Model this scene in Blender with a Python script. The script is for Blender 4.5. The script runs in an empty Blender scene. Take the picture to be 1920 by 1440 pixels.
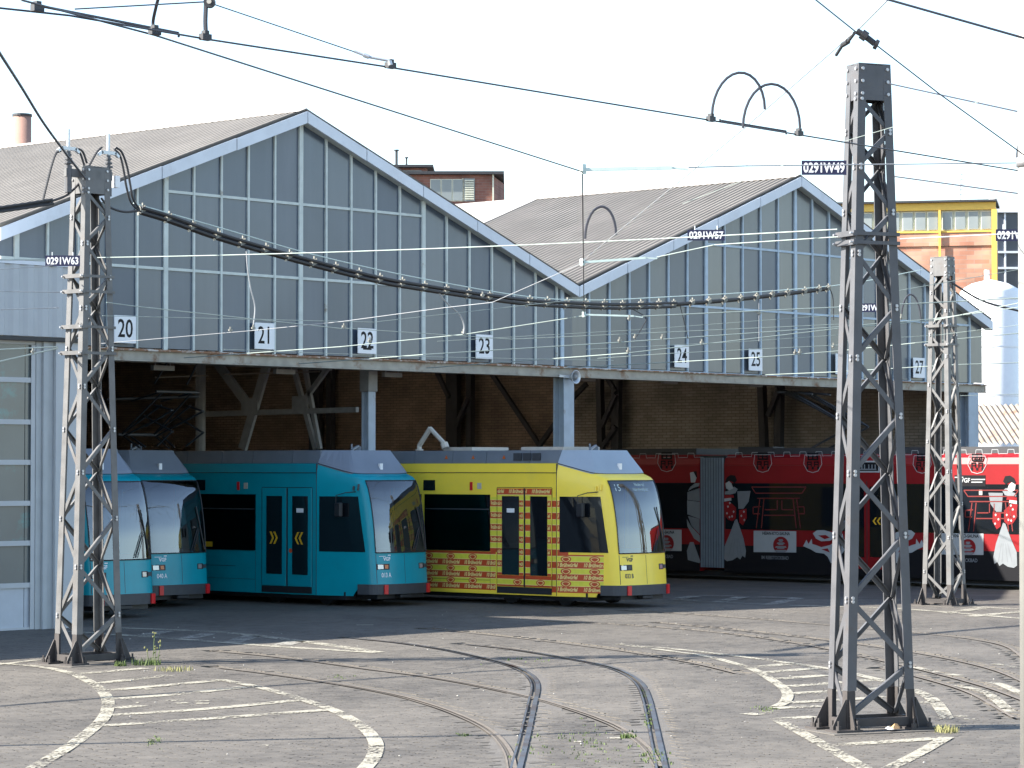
import bpy, bmesh, math, random
import numpy as np
from mathutils import Vector, Matrix
random.seed(7); rng = np.random.default_rng(7)
scene = bpy.context.scene
col = scene.collection
# ------------------------------------------------------------------ camera, sky, sun, exposure
CAM = Vector((-39.297, -41.166, 2.8947)); YAW, PIT, FPX = 0.7322, 0.0307, 5205.9
FW = Vector((math.cos(YAW)*math.cos(PIT), math.sin(YAW)*math.cos(PIT), math.sin(PIT)))
RT = FW.cross(Vector((0, 0, 1))).normalized(); UP = RT.cross(FW)
cam_d = bpy.data.cameras.new('camera'); cam = bpy.data.objects.new('camera', cam_d); col.objects.link(cam)
cam.location = CAM; cam.rotation_euler = FW.to_track_quat('-Z', 'Y').to_euler()
cam_d.sensor_width = 36; cam_d.lens = FPX/1920*36; cam_d.clip_start = 0.5; cam_d.clip_end = 3000
scene.camera = cam
SUN_AZ, SUN_EL = math.radians(-38.0), math.radians(34.5)         # direction the light travels, height of the sun
world = bpy.data.worlds.new('World'); scene.world = world; world.use_nodes = True
wn = world.node_tree.nodes; sky = wn.new('ShaderNodeTexSky'); sky.sky_type = 'NISHITA'; sky.sun_disc = False
sky.sun_elevation = SUN_EL
sky.sun_rotation = math.atan2(-math.cos(SUN_AZ), -math.sin(SUN_AZ)) % (2*math.pi)
sky.air_density = 1.0; sky.dust_density = 0.6; sky.ozone_density = 0.8
wn['Background'].inputs[1].default_value = 0.112
world.node_tree.links.new(sky.outputs[0], wn['Background'].inputs[0])
sd = bpy.data.lights.new('sun', 'SUN'); so = bpy.data.objects.new('sun', sd); col.objects.link(so)
sd.energy = 5.0; sd.angle = math.radians(0.55); sd.color = (1.0, 0.95, 0.87)
so.rotation_euler = Vector((math.cos(SUN_AZ)*math.cos(SUN_EL), math.sin(SUN_AZ)*math.cos(SUN_EL), -math.sin(SUN_EL))).to_track_quat('-Z', 'Y').to_euler()
so.location = (-60, 40, 60)
scene.view_settings.view_transform = 'Standard'; scene.view_settings.look = 'None'
scene.view_settings.exposure = 1.78; scene.view_settings.gamma = 1.0

# ------------------------------------------------------------------ helpers
def at(x, y, X=None, Y=None, Z=None, D=None):
    """surveying helper: the point where the sight line through a spot of the photograph meets a real plane"""
    d = FW + RT*((x-960)/FPX) + UP*((720-y)/FPX)
    if X is not None: t = (X-CAM.x)/d.x
    elif Y is not None: t = (Y-CAM.y)/d.y
    elif Z is not None: t = (Z-CAM.z)/d.z
    else: t = D
    return CAM + d*t

def tag(o, label=None, cat=None, group=None, kind=None):
    if label: o['label'] = label
    if cat: o['category'] = cat
    if group: o['group'] = group
    if kind: o['kind'] = kind
    return o

def empty(name, loc=(0, 0, 0), rz=0.0, parent=None):
    o = bpy.data.objects.new(name, None); col.objects.link(o); o.location = loc; o.rotation_euler = (0, 0, rz)
    o.empty_display_size = 0.2
    if parent: o.parent = parent
    return o

def link(name, me, mat=None, parent=None):
    o = bpy.data.objects.new(name, me); col.objects.link(o)
    if mat and not me.materials: me.materials.append(mat)
    if parent: o.parent = parent
    return o

class MB:
    def __init__(s): s.v = []; s.f = []
    def add(s, vs, fs):
        n = len(s.v); s.v += [tuple(v) for v in vs]; s.f += [tuple(i+n for i in f) for f in fs]; return s
    def box(s, x0, x1, y0, y1, z0, z1):
        return s.add([(x0,y0,z0),(x1,y0,z0),(x1,y1,z0),(x0,y1,z0),(x0,y0,z1),(x1,y0,z1),(x1,y1,z1),(x0,y1,z1)],
                     [(0,3,2,1),(4,5,6,7),(0,1,5,4),(1,2,6,5),(2,3,7,6),(3,0,4,7)])
    def hexa(s, b, t):            # two quads, bottom and top
        return s.add(list(b)+list(t), [(3,2,1,0),(4,5,6,7),(0,1,5,4),(1,2,6,5),(2,3,7,6),(3,0,4,7)])
    def bar(s, p, q, w, h, side=None):
        p = Vector(p); q = Vector(q); d = (q-p).normalized()
        sd_ = Vector(side) if side else (d.cross(Vector((0,0,1))) if abs(d.z) < .99 else Vector((1,0,0)))
        sd_ = (sd_ - d*sd_.dot(d)).normalized(); n = d.cross(sd_)
        a = sd_*w/2; b = n*h/2
        return s.hexa([p-a-b, p+a-b, p+a+b, p-a+b], [q-a-b, q+a-b, q+a+b, q-a+b])
    def tube(s, pts, r, n=6, caps=True, r2=None):
        pts = [Vector(p) for p in pts]; m = len(pts); base = len(s.v); prev = None
        for i, p in enumerate(pts):
            t = (pts[min(i+1, m-1)]-pts[max(i-1, 0)]).normalized()
            ref = prev if prev else (Vector((0,0,1)) if abs(t.z) < .9 else Vector((1,0,0)))
            a = (ref - t*ref.dot(t)).normalized(); prev = a; b = t.cross(a)
            rr = r if r2 is None else r+(r2-r)*i/(m-1)
            for k in range(n):
                an = 2*math.pi*k/n; s.v.append(tuple(p+(a*math.cos(an)+b*math.sin(an))*rr))
        for i in range(m-1):
            for k in range(n):
                s.f.append((base+i*n+k, base+i*n+(k+1)%n, base+(i+1)*n+(k+1)%n, base+(i+1)*n+k))
        if caps:
            s.f.append(tuple(base+k for k in reversed(range(n)))); s.f.append(tuple(base+(m-1)*n+k for k in range(n)))
        return s
    def prism(s, poly, ext):      # planar polygon (3D points) pushed along a vector
        n = len(poly); ext = Vector(ext); q = [Vector(p)+ext for p in poly]
        return s.add([tuple(p) for p in poly]+[tuple(p) for p in q],
                     [tuple(range(n))[::-1], tuple(range(n, 2*n))]+[(i, (i+1) % n, n+(i+1) % n, n+i) for i in range(n)])
    def poly(s, pts): return s.add(pts, [tuple(range(len(pts)))])
    def grid(s, rows):
        n = len(rows[0]); base = len(s.v)
        for r in rows: s.v += [tuple(p) for p in r]
        for i in range(len(rows)-1):
            for j in range(n-1):
                a = base+i*n+j; s.f.append((a, a+1, a+n+1, a+n))
        return s
    def mesh(s, name, smooth=False):
        me = bpy.data.meshes.new(name); me.from_pydata(s.v, [], s.f); me.validate(); 
        bm = bmesh.new(); bm.from_mesh(me); bmesh.ops.recalc_face_normals(bm, faces=bm.faces); bm.to_mesh(me); bm.free()
        if smooth: me.shade_smooth()
        return me
    def build(s, name, mat=None, parent=None, smooth=False):
        return link(name, s.mesh(name, smooth), mat, parent)

def bevel(o, w=0.01, seg=1):
    m = o.modifiers.new('bevel', 'BEVEL'); m.width = w; m.segments = seg; m.limit_method = 'ANGLE'; return o

def text_mesh(body, size, font_scale=(1, 1), shear=0.0, bold=0.0, align='CENTER'):
    """flat lettering as plain vertices: (u, v) pairs and faces"""
    cu = bpy.data.curves.new('lettering', 'FONT'); cu.body = body; cu.size = size; cu.align_x = align; cu.align_y = 'CENTER'
    cu.shear = shear; cu.offset = bold; cu.resolution_u = 3
    o = bpy.data.objects.new('lettering', cu); col.objects.link(o)
    dg = bpy.context.evaluated_depsgraph_get(); me = bpy.data.meshes.new_from_object(o.evaluated_get(dg))
    vs = [(v.co.x*font_scale[0], v.co.y*font_scale[1]) for v in me.vertices]; fs = [tuple(p.vertices) for p in me.polygons]
    bpy.data.objects.remove(o); bpy.data.curves.remove(cu); bpy.data.meshes.remove(me)
    return vs, fs

def lettering(name, body, size, mat, parent, fn, **k):
    vs, fs = text_mesh(body, size, **k); m = MB(); m.add([fn(u, v) for u, v in vs], fs)
    me = bpy.data.meshes.new(name); me.from_pydata(m.v, [], m.f); return link(name, me, mat, parent)

def arc(p, q, rise, n=14, lean=(0, 0, 0)):
    p = Vector(p); q = Vector(q); L = Vector(lean); out = []
    for i in range(n+1):
        a = math.pi*i/n; c = (1-math.cos(a))/2
        out.append(p.lerp(q, c)+Vector((0, 0, rise))*math.sin(a)+L*math.sin(a))
    return out

def smooth_path(pts, k=6):
    pts = [Vector(p) for p in pts]; P = [pts[0]*2-pts[1]]+pts+[pts[-1]*2-pts[-2]]; out = []
    for i in range(1, len(P)-2):
        for j in range(k):
            t = j/k; a, b, c, d = P[i-1], P[i], P[i+1], P[i+2]
            out.append(.5*((2*b)+(c-a)*t+(2*a-5*b+4*c-d)*t*t+(3*b-a-3*c+d)*t**3))
    out.append(pts[-1]); return out

# ------------------------------------------------------------------ materials
def mat(name, color, rough=.6, metal=0.0, var=.12, vscale=6.0, bump=0.0, bscale=40.0, spec=.5, dirt_or_reflection=None, dscale=1.5, dlo=.5, dhi=.7, coat=0.0, streak=None):
    m = bpy.data.materials.new(name); m.use_nodes = True; nt = m.node_tree; N = nt.nodes; L = nt.links
    b = N['Principled BSDF']; b.inputs['Roughness'].default_value = rough; b.inputs['Metallic'].default_value = metal
    b.inputs['Specular IOR Level'].default_value = spec; b.inputs['Coat Weight'].default_value = coat
    tc = N.new('ShaderNodeTexCoord'); no = N.new('ShaderNodeTexNoise'); no.inputs['Scale'].default_value = vscale; no.inputs['Detail'].default_value = 6
    L.new(tc.outputs['Object'], no.inputs['Vector'])
    mr = N.new('ShaderNodeMapRange'); mr.inputs[1].default_value = .25; mr.inputs[2].default_value = .75; mr.inputs[3].default_value = 1-var; mr.inputs[4].default_value = 1+var
    L.new(no.outputs[0], mr.inputs[0])
    mx = N.new('ShaderNodeMix'); mx.data_type = 'RGBA'; mx.blend_type = 'MULTIPLY'; mx.inputs[0].default_value = 1
    mx.inputs[6].default_value = (*color, 1); L.new(mr.outputs[0], mx.inputs[7]); out = mx.outputs[2]
    if dirt_or_reflection:
        n2 = N.new('ShaderNodeTexNoise'); n2.inputs['Scale'].default_value = dscale; n2.inputs['Detail'].default_value = 8; n2.inputs['Roughness'].default_value = .7
        if streak:
            mp = N.new('ShaderNodeMapping'); mp.inputs['Scale'].default_value = streak; L.new(tc.outputs['Object'], mp.inputs[0]); L.new(mp.outputs[0], n2.inputs['Vector'])
        else: L.new(tc.outputs['Object'], n2.inputs['Vector'])
        r2 = N.new('ShaderNodeMapRange'); r2.inputs[1].default_value = dlo; r2.inputs[2].default_value = dhi; L.new(n2.outputs[0], r2.inputs[0])
        m2 = N.new('ShaderNodeMix'); m2.data_type = 'RGBA'; L.new(r2.outputs[0], m2.inputs[0]); L.new(out, m2.inputs[6]); m2.inputs[7].default_value = (*dirt_or_reflection, 1); out = m2.outputs[2]
    L.new(out, b.inputs['Base Color'])
    if bump:
        n3 = N.new('ShaderNodeTexNoise'); n3.inputs['Scale'].default_value = bscale; n3.inputs['Detail'].default_value = 4; L.new(tc.outputs['Object'], n3.inputs['Vector'])
        bp = N.new('ShaderNodeBump'); bp.inputs['Strength'].default_value = bump; bp.inputs['Distance'].default_value = .02
        L.new(n3.outputs[0], bp.inputs['Height']); L.new(bp.outputs[0], b.inputs['Normal'])
    return m

def brick_mat(name, c1, c2, mortar, axes, w=.25, h=.077, bump=.5, light=None):
    m = bpy.data.materials.new(name); m.use_nodes = True; nt = m.node_tree; N = nt.nodes; L = nt.links
    b = N['Principled BSDF']; b.inputs['Roughness'].default_value = .9
    tc = N.new('ShaderNodeTexCoord'); sp = N.new('ShaderNodeSeparateXYZ'); cb = N.new('ShaderNodeCombineXYZ')
    L.new(tc.outputs['Object'], sp.inputs[0]); L.new(sp.outputs[axes[0]], cb.inputs[0]); L.new(sp.outputs[axes[1]], cb.inputs[1])
    br = N.new('ShaderNodeTexBrick'); br.inputs['Scale'].default_value = 1; br.inputs['Brick Width'].default_value = w; br.inputs['Row Height'].default_value = h
    br.inputs['Mortar Size'].default_value = .008; br.inputs['Mortar Smooth'].default_value = .3
    br.inputs['Color1'].default_value = (*c1, 1); br.inputs['Color2'].default_value = (*c2, 1); br.inputs['Mortar'].default_value = (*mortar, 1)
    L.new(cb.outputs[0], br.inputs['Vector'])
    no = N.new('ShaderNodeTexNoise'); no.inputs['Scale'].default_value = .7; no.inputs['Detail'].default_value = 8; L.new(tc.outputs['Object'], no.inputs['Vector'])
    mr = N.new('ShaderNodeMapRange'); mr.inputs[1].default_value = .3; mr.inputs[2].default_value = .7; mr.inputs[3].default_value = .65; mr.inputs[4].default_value = 1.25; L.new(no.outputs[0], mr.inputs[0])
    mx = N.new('ShaderNodeMix'); mx.data_type = 'RGBA'; mx.blend_type = 'MULTIPLY'; mx.inputs[0].default_value = 1
    L.new(br.outputs['Color'], mx.inputs[6]); L.new(mr.outputs[0], mx.inputs[7]); L.new(mx.outputs[2], b.inputs['Base Color'])
    bp = N.new('ShaderNodeBump'); bp.inputs['Strength'].default_value = bump; bp.inputs['Distance'].default_value = .02; bp.invert = True
    L.new(br.outputs['Fac'], bp.inputs['Height']); L.new(bp.outputs[0], b.inputs['Normal'])
    return m

def glass_mat(name, color, rough=.05, spec=.6, alpha=1.0, var=.1):
    m = mat(name, color, rough=rough, var=var, vscale=1.2, spec=spec)
    return m

def paint_worn(name, color, wear=.5):
    m = bpy.data.materials.new(name); m.use_nodes = True; nt = m.node_tree; N = nt.nodes; L = nt.links
    b = N['Principled BSDF']; b.inputs['Roughness'].default_value = .7
    tc = N.new('ShaderNodeTexCoord')
    n1 = N.new('ShaderNodeTexNoise'); n1.inputs['Scale'].default_value = 22; n1.inputs['Detail'].default_value = 4; L.new(tc.outputs['Object'], n1.inputs['Vector'])
    n2 = N.new('ShaderNodeTexNoise'); n2.inputs['Scale'].default_value = 1.6; n2.inputs['Detail'].default_value = 3; L.new(tc.outputs['Object'], n2.inputs['Vector'])
    a = N.new('ShaderNodeMath'); a.operation = 'MULTIPLY_ADD'; a.inputs[1].default_value = .9; L.new(n2.outputs[0], a.inputs[0]); L.new(n1.outputs[0], a.inputs[2])
    r = N.new('ShaderNodeMapRange'); r.inputs[1].default_value = wear+.44; r.inputs[2].default_value = wear+.54; L.new(a.outputs[0], r.inputs[0])
    c = N.new('ShaderNodeMix'); c.data_type = 'RGBA'; c.inputs[6].default_value = (*color, 1); c.inputs[7].default_value = (color[0]*.6, color[1]*.6, color[2]*.57, 1)
    L.new(n1.outputs[0], c.inputs[0]); L.new(c.outputs[2], b.inputs['Base Color'])
    t = N.new('ShaderNodeBsdfTransparent'); mx = N.new('ShaderNodeMixShader'); L.new(r.outputs[0], mx.inputs[0]); L.new(b.outputs[0], mx.inputs[1]); L.new(t.outputs[0], mx.inputs[2])
    L.new(mx.outputs[0], N['Material Output'].inputs[0]); return m

def sett_mat():
    m = bpy.data.materials.new('stone_setts'); m.use_nodes = True; nt = m.node_tree; N = nt.nodes; L = nt.links
    b = N['Principled BSDF']; b.inputs['Roughness'].default_value = .78
    at_ = N.new('ShaderNodeAttribute'); at_.attribute_name = 'shade'
    tc = N.new('ShaderNodeTexCoord'); n1 = N.new('ShaderNodeTexNoise'); n1.inputs['Scale'].default_value = .35; n1.inputs['Detail'].default_value = 6; L.new(tc.outputs['Object'], n1.inputs['Vector'])
    n2 = N.new('ShaderNodeTexNoise'); n2.inputs['Scale'].default_value = 55; n2.inputs['Detail'].default_value = 3; L.new(tc.outputs['Object'], n2.inputs['Vector'])
    cr = N.new('ShaderNodeValToRGB'); e = cr.color_ramp.elements
    e[0].position = .2; e[0].color = (.050, .0435, .036, 1); e[1].position = .9; e[1].color = (.142, .125, .103, 1)
    k = e.new(.5); k.color = (.095, .0835, .069, 1)
    s = N.new('ShaderNodeMath'); s.operation = 'MULTIPLY_ADD'; s.inputs[1].default_value = .35; L.new(at_.outputs['Fac'], s.inputs[0])
    s2 = N.new('ShaderNodeMath'); s2.operation = 'MULTIPLY_ADD'; s2.inputs[1].default_value = .95; s2.inputs[2].default_value = 0; L.new(n1.outputs[0], s2.inputs[0]); L.new(s2.outputs[0], s.inputs[2])
    s3 = N.new('ShaderNodeMath'); s3.operation = 'MULTIPLY_ADD'; s3.inputs[1].default_value = .35; L.new(n2.outputs[0], s3.inputs[0]); L.new(s.outputs[0], s3.inputs[2])
    s4 = N.new('ShaderNodeMath'); s4.operation = 'SUBTRACT'; s4.inputs[1].default_value = .32; L.new(s3.outputs[0], s4.inputs[0])
    n5 = N.new('ShaderNodeTexNoise'); n5.inputs['Scale'].default_value = 2.2; n5.inputs['Detail'].default_value = 7; n5.inputs['Roughness'].default_value = .65; L.new(tc.outputs['Object'], n5.inputs['Vector'])
    s5 = N.new('ShaderNodeMath'); s5.operation = 'MULTIPLY_ADD'; s5.inputs[1].default_value = .75; L.new(n5.outputs[0], s5.inputs[0]); L.new(s4.outputs[0], s5.inputs[2])
    s6 = N.new('ShaderNodeMath'); s6.operation = 'SUBTRACT'; s6.inputs[1].default_value = .375; L.new(s5.outputs[0], s6.inputs[0])
    L.new(s6.outputs[0], cr.inputs[0]); L.new(cr.outputs[0], b.inputs['Base Color'])
    bp = N.new('ShaderNodeBump'); bp.inputs['Strength'].default_value = .35; bp.inputs['Distance'].default_value = .006; L.new(n2.outputs[0], bp.inputs['Height']); L.new(bp.outputs[0], b.inputs['Normal'])
    return m

M = {}
M['sett'] = sett_mat()
M['joint'] = mat('joint_sand', (.078, .068, .057), .95, var=.2, vscale=1.2, bump=.5, bscale=60, dirt_or_reflection=(.11, .098, .085), dscale=.6)
M['asphalt'] = mat('asphalt_strip', (.095, .084, .070), .9, var=.25, vscale=4, bump=.5, bscale=90)
M['concrete'] = mat('rail_concrete', (.110, .100, .087), .85, var=.25, vscale=3, bump=.4, bscale=60, dirt_or_reflection=(.105, .094, .082), dscale=1.2, dlo=.42, dhi=.6)
M['rail'] = mat('rail_steel', (.28, .26, .25), .32, metal=.9, var=.2, vscale=4, dirt_or_reflection=(.22, .13, .08), dscale=1.1, dlo=.48, dhi=.62)
M['rail_rust'] = mat('rail_rusty', (.165, .135, .102), .6, metal=.1, var=.25, vscale=4)
M['groove'] = mat('rail_groove', (.025, .022, .02), .9, var=.3)
M['paint'] = paint_worn('line_paint', (.38, .35, .28), .495)
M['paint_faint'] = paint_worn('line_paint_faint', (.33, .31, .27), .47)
M['tower'] = mat('tower_paint', (.085, .085, .09), .5, var=.18, vscale=5, dirt_or_reflection=(.075, .062, .055), dscale=2.5, dlo=.55, dhi=.75)
M['tower_light'] = mat('tower_paint_weathered', (.118, .116, .114), .5, var=.28, vscale=5, dirt_or_reflection=(.09, .075, .065), dscale=2.5, dlo=.55, dhi=.75)
M['tower_base'] = mat('tower_base_tar', (.05, .043, .04), .7, var=.25, vscale=5)
M['bolt'] = mat('bolt_steel', (.42, .42, .43), .4, metal=.6, var=.1)
M['galv'] = mat('galvanised', (.52, .54, .56), .4, metal=.5, var=.12, vscale=8)
M['cable'] = mat('black_cable', (.017, .017, .02), .55, var=.1)
M['wire'] = mat('copper_wire_pale', (.30, .35, .32), .5, metal=.1, var=.1)
M['wire_green'] = mat('bracket_green', (.50, .60, .56), .5, var=.12)
M['wire_dark'] = mat('dark_wire', (.035, .035, .045), .5, var=.1)
M['wire_grey'] = mat('grey_wire', (.30, .31, .32), .5, var=.1)
M['clamp'] = mat('clamp_metal', (.22, .215, .19), .45, metal=.3, var=.15)
M['porcelain'] = mat('porcelain', (.80, .80, .76), .25, var=.05)
def pane_mats(nm, cs): return [mat('%s_%d' % (nm, i), c, .22+.05*(i % 3), var=.12, vscale=.7, spec=.55, bump=.06, bscale=2.5, dirt_or_reflection=(c[0]*1.22, c[1]*1.18, c[2]*1.15), dscale=1.0, dlo=.45, dhi=.75, streak=(2.2, 2.2, .22)) for i, c in enumerate(cs)]
M['pane'] = pane_mats('wired_glass', [(.070, .094, .130), (.077, .101, .137), (.063, .086, .121), (.084, .106, .137), (.072, .095, .128), (.095, .116, .146)])
M['pane_warm'] = pane_mats('wired_glass_warm', [(.094, .110, .130), (.104, .118, .132), (.084, .101, .124), (.116, .125, .132), (.097, .111, .125)])
M['mullion'] = mat('mullion_pale_green', (.56, .60, .56), .6, var=.12, vscale=5, dirt_or_reflection=(.26, .20, .14), dscale=2.0, dlo=.62, dhi=.72)
M['mullion_blue'] = mat('mullion_pale_blue', (.44, .53, .60), .6, var=.12, vscale=5)
M['fascia'] = mat('fascia_zinc', (.68, .71, .75), .5, var=.08, vscale=2, dirt_or_reflection=(.55, .57, .60), dscale=1.0)
M['lintel'] = mat('lintel_rusty', (.36, .33, .27), .75, var=.2, vscale=4, dirt_or_reflection=(.20, .11, .06), dscale=1.6, dlo=.54, dhi=.66)
M['rust'] = mat('flaking_rust', (.25, .13, .07), .85, var=.3, vscale=7, dirt_or_reflection=(.55, .50, .44), dscale=5, dlo=.5, dhi=.6)
M['roof'] = mat('fibre_cement_roof', (.225, .205, .180), .85, var=.14, vscale=.9, bump=.2, bscale=20, dirt_or_reflection=(.20, .182, .16), dscale=.5)
M['roof_white'] = mat('white_roofing', (.80, .79, .76), .6, var=.05)
def rooflight_mat():
    m = mat('rooflight_glass', (.78, .78, .75), .5, var=.05); nt = m.node_tree; N = nt.nodes; L = nt.links
    t = N.new('ShaderNodeBsdfTranslucent'); t.inputs[0].default_value = (.80, .74, .66, 1); a = N.new('ShaderNodeMixShader'); a.inputs[0].default_value = .5
    L.new(N['Principled BSDF'].outputs[0], a.inputs[1]); L.new(t.outputs[0], a.inputs[2]); L.new(a.outputs[0], N['Material Output'].inputs[0]); return m
M['rooflight'] = rooflight_mat()
M['ridge'] = mat('ridge_cap', (.38, .345, .31), .8, var=.15, vscale=3)
M['steel_blue'] = mat('column_blue_grey', (.36, .42, .48), .55, var=.12, vscale=4, dirt_or_reflection=(.25, .22, .2), dscale=2, dlo=.6, dhi=.7)
M['truss'] = mat('truss_grey', (.24, .235, .225), .7, var=.15)
M['dark_steel'] = mat('dark_steel', (.035, .036, .04), .6, var=.2)
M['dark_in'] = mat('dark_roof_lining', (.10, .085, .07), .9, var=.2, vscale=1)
M['brick_in'] = brick_mat('hall_brick', (.27, .205, .155), (.21, .16, .122), (.10, .08, .065), ('Y', 'Z'), h=.09, w=.3, bump=1.0)
M['brick_pale'] = brick_mat('hall_brick_whitewashed', (.33, .30, .26), (.26, .235, .2), (.15, .13, .11), ('Y', 'Z'), h=.09, w=.3, bump=1.0)
M['white'] = mat('white_sign', (.82, .82, .82), .5, var=.04)
M['black'] = mat('black_print', (.010, .010, .012), .5, var=.05, spec=.15)
M['navy'] = mat('sign_navy', (.012, .012, .05), .45, var=.05)
M['sheet'] = mat('annex_sheet', (.44, .455, .465), .5, var=.05, vscale=2)
M['annex_frame'] = mat('annex_frame', (.38, .40, .41), .5, var=.08, vscale=3)
M['door_pane'] = mat('door_pane', (.13, .148, .15), .2, var=.15, vscale=.7, spec=.6, dirt_or_reflection=(.10, .26, .27), dscale=1.1, dlo=.56, dhi=.72)  # teal blotches paint reflections and the tram inside into the pane colour
M['door_panel'] = mat('door_panel', (.44, .47, .51), .45, var=.05)
M['teal'] = mat('tram_teal', (.0, .30, .37), .33, var=.05, vscale=2, spec=.35, coat=.08, dirt_or_reflection=(.004, .26, .32), dscale=1.3)
M['yellow'] = mat('tram_yellow', (.97, .71, .065), .33, var=.04, vscale=2, spec=.4, coat=.1, dirt_or_reflection=(.90, .67, .08), dscale=1.3)
M['red'] = mat('tram_red', (.22, .006, .009), .45, var=.06, vscale=2, coat=.0, spec=.3)
M['ad_red'] = mat('print_red', (.55, .075, .02), .4, var=.08)
M['ad_yellow'] = mat('print_pale_yellow', (.85, .70, .25), .4, var=.04)
M['ad_olive'] = mat('print_lime', (.74, .68, .06), .4, var=.08, vscale=12)
M['tram_grey'] = mat('tram_roof_grey', (.155, .18, .21), .42, var=.08, vscale=3)
M['tram_cap'] = mat('tram_cap_grey', (.30, .35, .40), .33, var=.06, vscale=2)
M['rubber'] = mat('rubber_black', (.018, .019, .022), .5, var=.15)
M['bumper'] = mat('bumper_grey', (.045, .048, .055), .5, var=.15, vscale=6)
M['glass'] = glass_mat('tram_glass', (.008, .010, .013), .04, .5)
def clear_glass(name, tint, ior):
    m = bpy.data.materials.new(name); m.use_nodes = True; nt = m.node_tree; N = nt.nodes; L = nt.links; N.remove(N['Principled BSDF'])
    t = N.new('ShaderNodeBsdfTransparent'); t.inputs[0].default_value = (*tint, 1); g = N.new('ShaderNodeBsdfGlossy'); g.inputs['Roughness'].default_value = .02
    tc = N.new('ShaderNodeTexCoord'); no = N.new('ShaderNodeTexNoise'); no.inputs['Scale'].default_value = 1.5; L.new(tc.outputs['Object'], no.inputs['Vector'])
    bp = N.new('ShaderNodeBump'); bp.inputs['Strength'].default_value = .02; bp.inputs['Distance'].default_value = .05; L.new(no.outputs[0], bp.inputs['Height']); L.new(bp.outputs[0], g.inputs['Normal'])
    f = N.new('ShaderNodeFresnel'); f.inputs[0].default_value = ior; mx = N.new('ShaderNodeMixShader'); L.new(f.outputs[0], mx.inputs[0]); L.new(t.outputs[0], mx.inputs[1]); L.new(g.outputs[0], mx.inputs[2])
    L.new(mx.outputs[0], N['Material Output'].inputs[0]); return m
M['windshield'] = clear_glass('tram_windscreen', (.50, .58, .62), 2.5); M['saloon'] = clear_glass('tram_saloon_glass', (.30, .33, .35), 1.6)
M['seat'] = mat('seat_cloth', (.02, .06, .12), .8, var=.2, vscale=8); M['cab_in'] = mat('cab_lining', (.16, .18, .19), .7, var=.15); M['rod'] = mat('grab_rod', (.55, .40, .05), .35, var=.1)
M['cap_dark'] = mat('tram_cap_dark', (.175, .20, .24), .36, var=.06, vscale=2)  # same cap grey as the yellow tram, darkened to paint in the hall's shade
M['dash'] = mat('cab_dash', (.02, .40, .42), .5, var=.1)
M['lamp'] = mat('lamp_glass', (.40, .41, .43), .12, metal=.5, var=.05)
M['amber'] = mat('lamp_amber', (.55, .12, .02), .2, var=.05)
M['redlamp'] = mat('lamp_red', (.62, .015, .02), .3, var=.05)
M['chevron'] = mat('chevron_yellow', (.75, .42, .02), .5, var=.05)
M['cream'] = mat('cream_unit', (.5, .46, .39), .6, var=.1)
M['grey_fig'] = mat('print_grey', (.19, .205, .215), .45, var=.08)
M['grey_fig2'] = mat('print_mid_grey', (.16, .17, .18), .45, var=.08)
M['print_white'] = mat('print_white', (.36, .37, .37), .45, var=.04)
M['torii'] = mat('print_dark_red', (.16, .018, .016), .4, var=.1)
M['bellow'] = mat('bellow_grey', (.16, .18, .195), .6, var=.1)
M['grass'] = mat('weed_green', (.085, .125, .03), .7, var=.3, vscale=9)
M['straw'] = mat('dry_weed', (.24, .23, .09), .8, var=.2)
M['brick_far'] = brick_mat('far_brick', (.40, .18, .115), (.50, .29, .2), (.33, .26, .22), ('X', 'Z'), w=.6, h=.18, bump=.2)
M['brick_far2'] = brick_mat('far_brick_dark', (.25, .115, .085), (.20, .085, .065), (.22, .17, .15), ('X', 'Z'), w=.35, h=.12, bump=.2)
M['yellow_frame'] = mat('yellow_frame', (.72, .47, .09), .6, var=.06)
M['far_glass'] = mat('far_glass', (.24, .27, .27), .3, var=.15, vscale=.6)
M['frame_pale'] = mat('frame_pale', (.62, .62, .50), .6, var=.1)
M['tank'] = mat('tank_white', (.82, .82, .82), .4, var=.03)
M['old_roof'] = mat('old_corrugated', (.24, .205, .165), .85, var=.2, vscale=2, dirt_or_reflection=(.19, .10, .065), dscale=2.2, dlo=.52, dhi=.66)
M['chimney'] = mat('chimney_brick', (.32, .19, .15), .85, var=.15, vscale=1.2)
M['pole'] = mat('pole_paint', (.26, .255, .235), .45, var=.08)
M['shade_glass'] = mat('far_dark_glass', (.035, .045, .07), .2, var=.2, vscale=.6)
M['litter'] = mat('litter_orange', (.60, .33, .14), .7, var=.3, vscale=30)

# ------------------------------------------------------------------ the ground, stone setts, rails, painted lines
gm = MB().grid([[(x, y, -.03) for x in (-900, -60, -10, 40, 900)] for y in (-900, -60, -10, 40, 900)])
tag(gm.build('ground', M['joint']), kind='structure')

def px_path(pts, z=0.0, k=6):
    w = [at(x, y, Z=z) for x, y in pts]; return smooth_path(w, k) if len(w) > 2 else w

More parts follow.
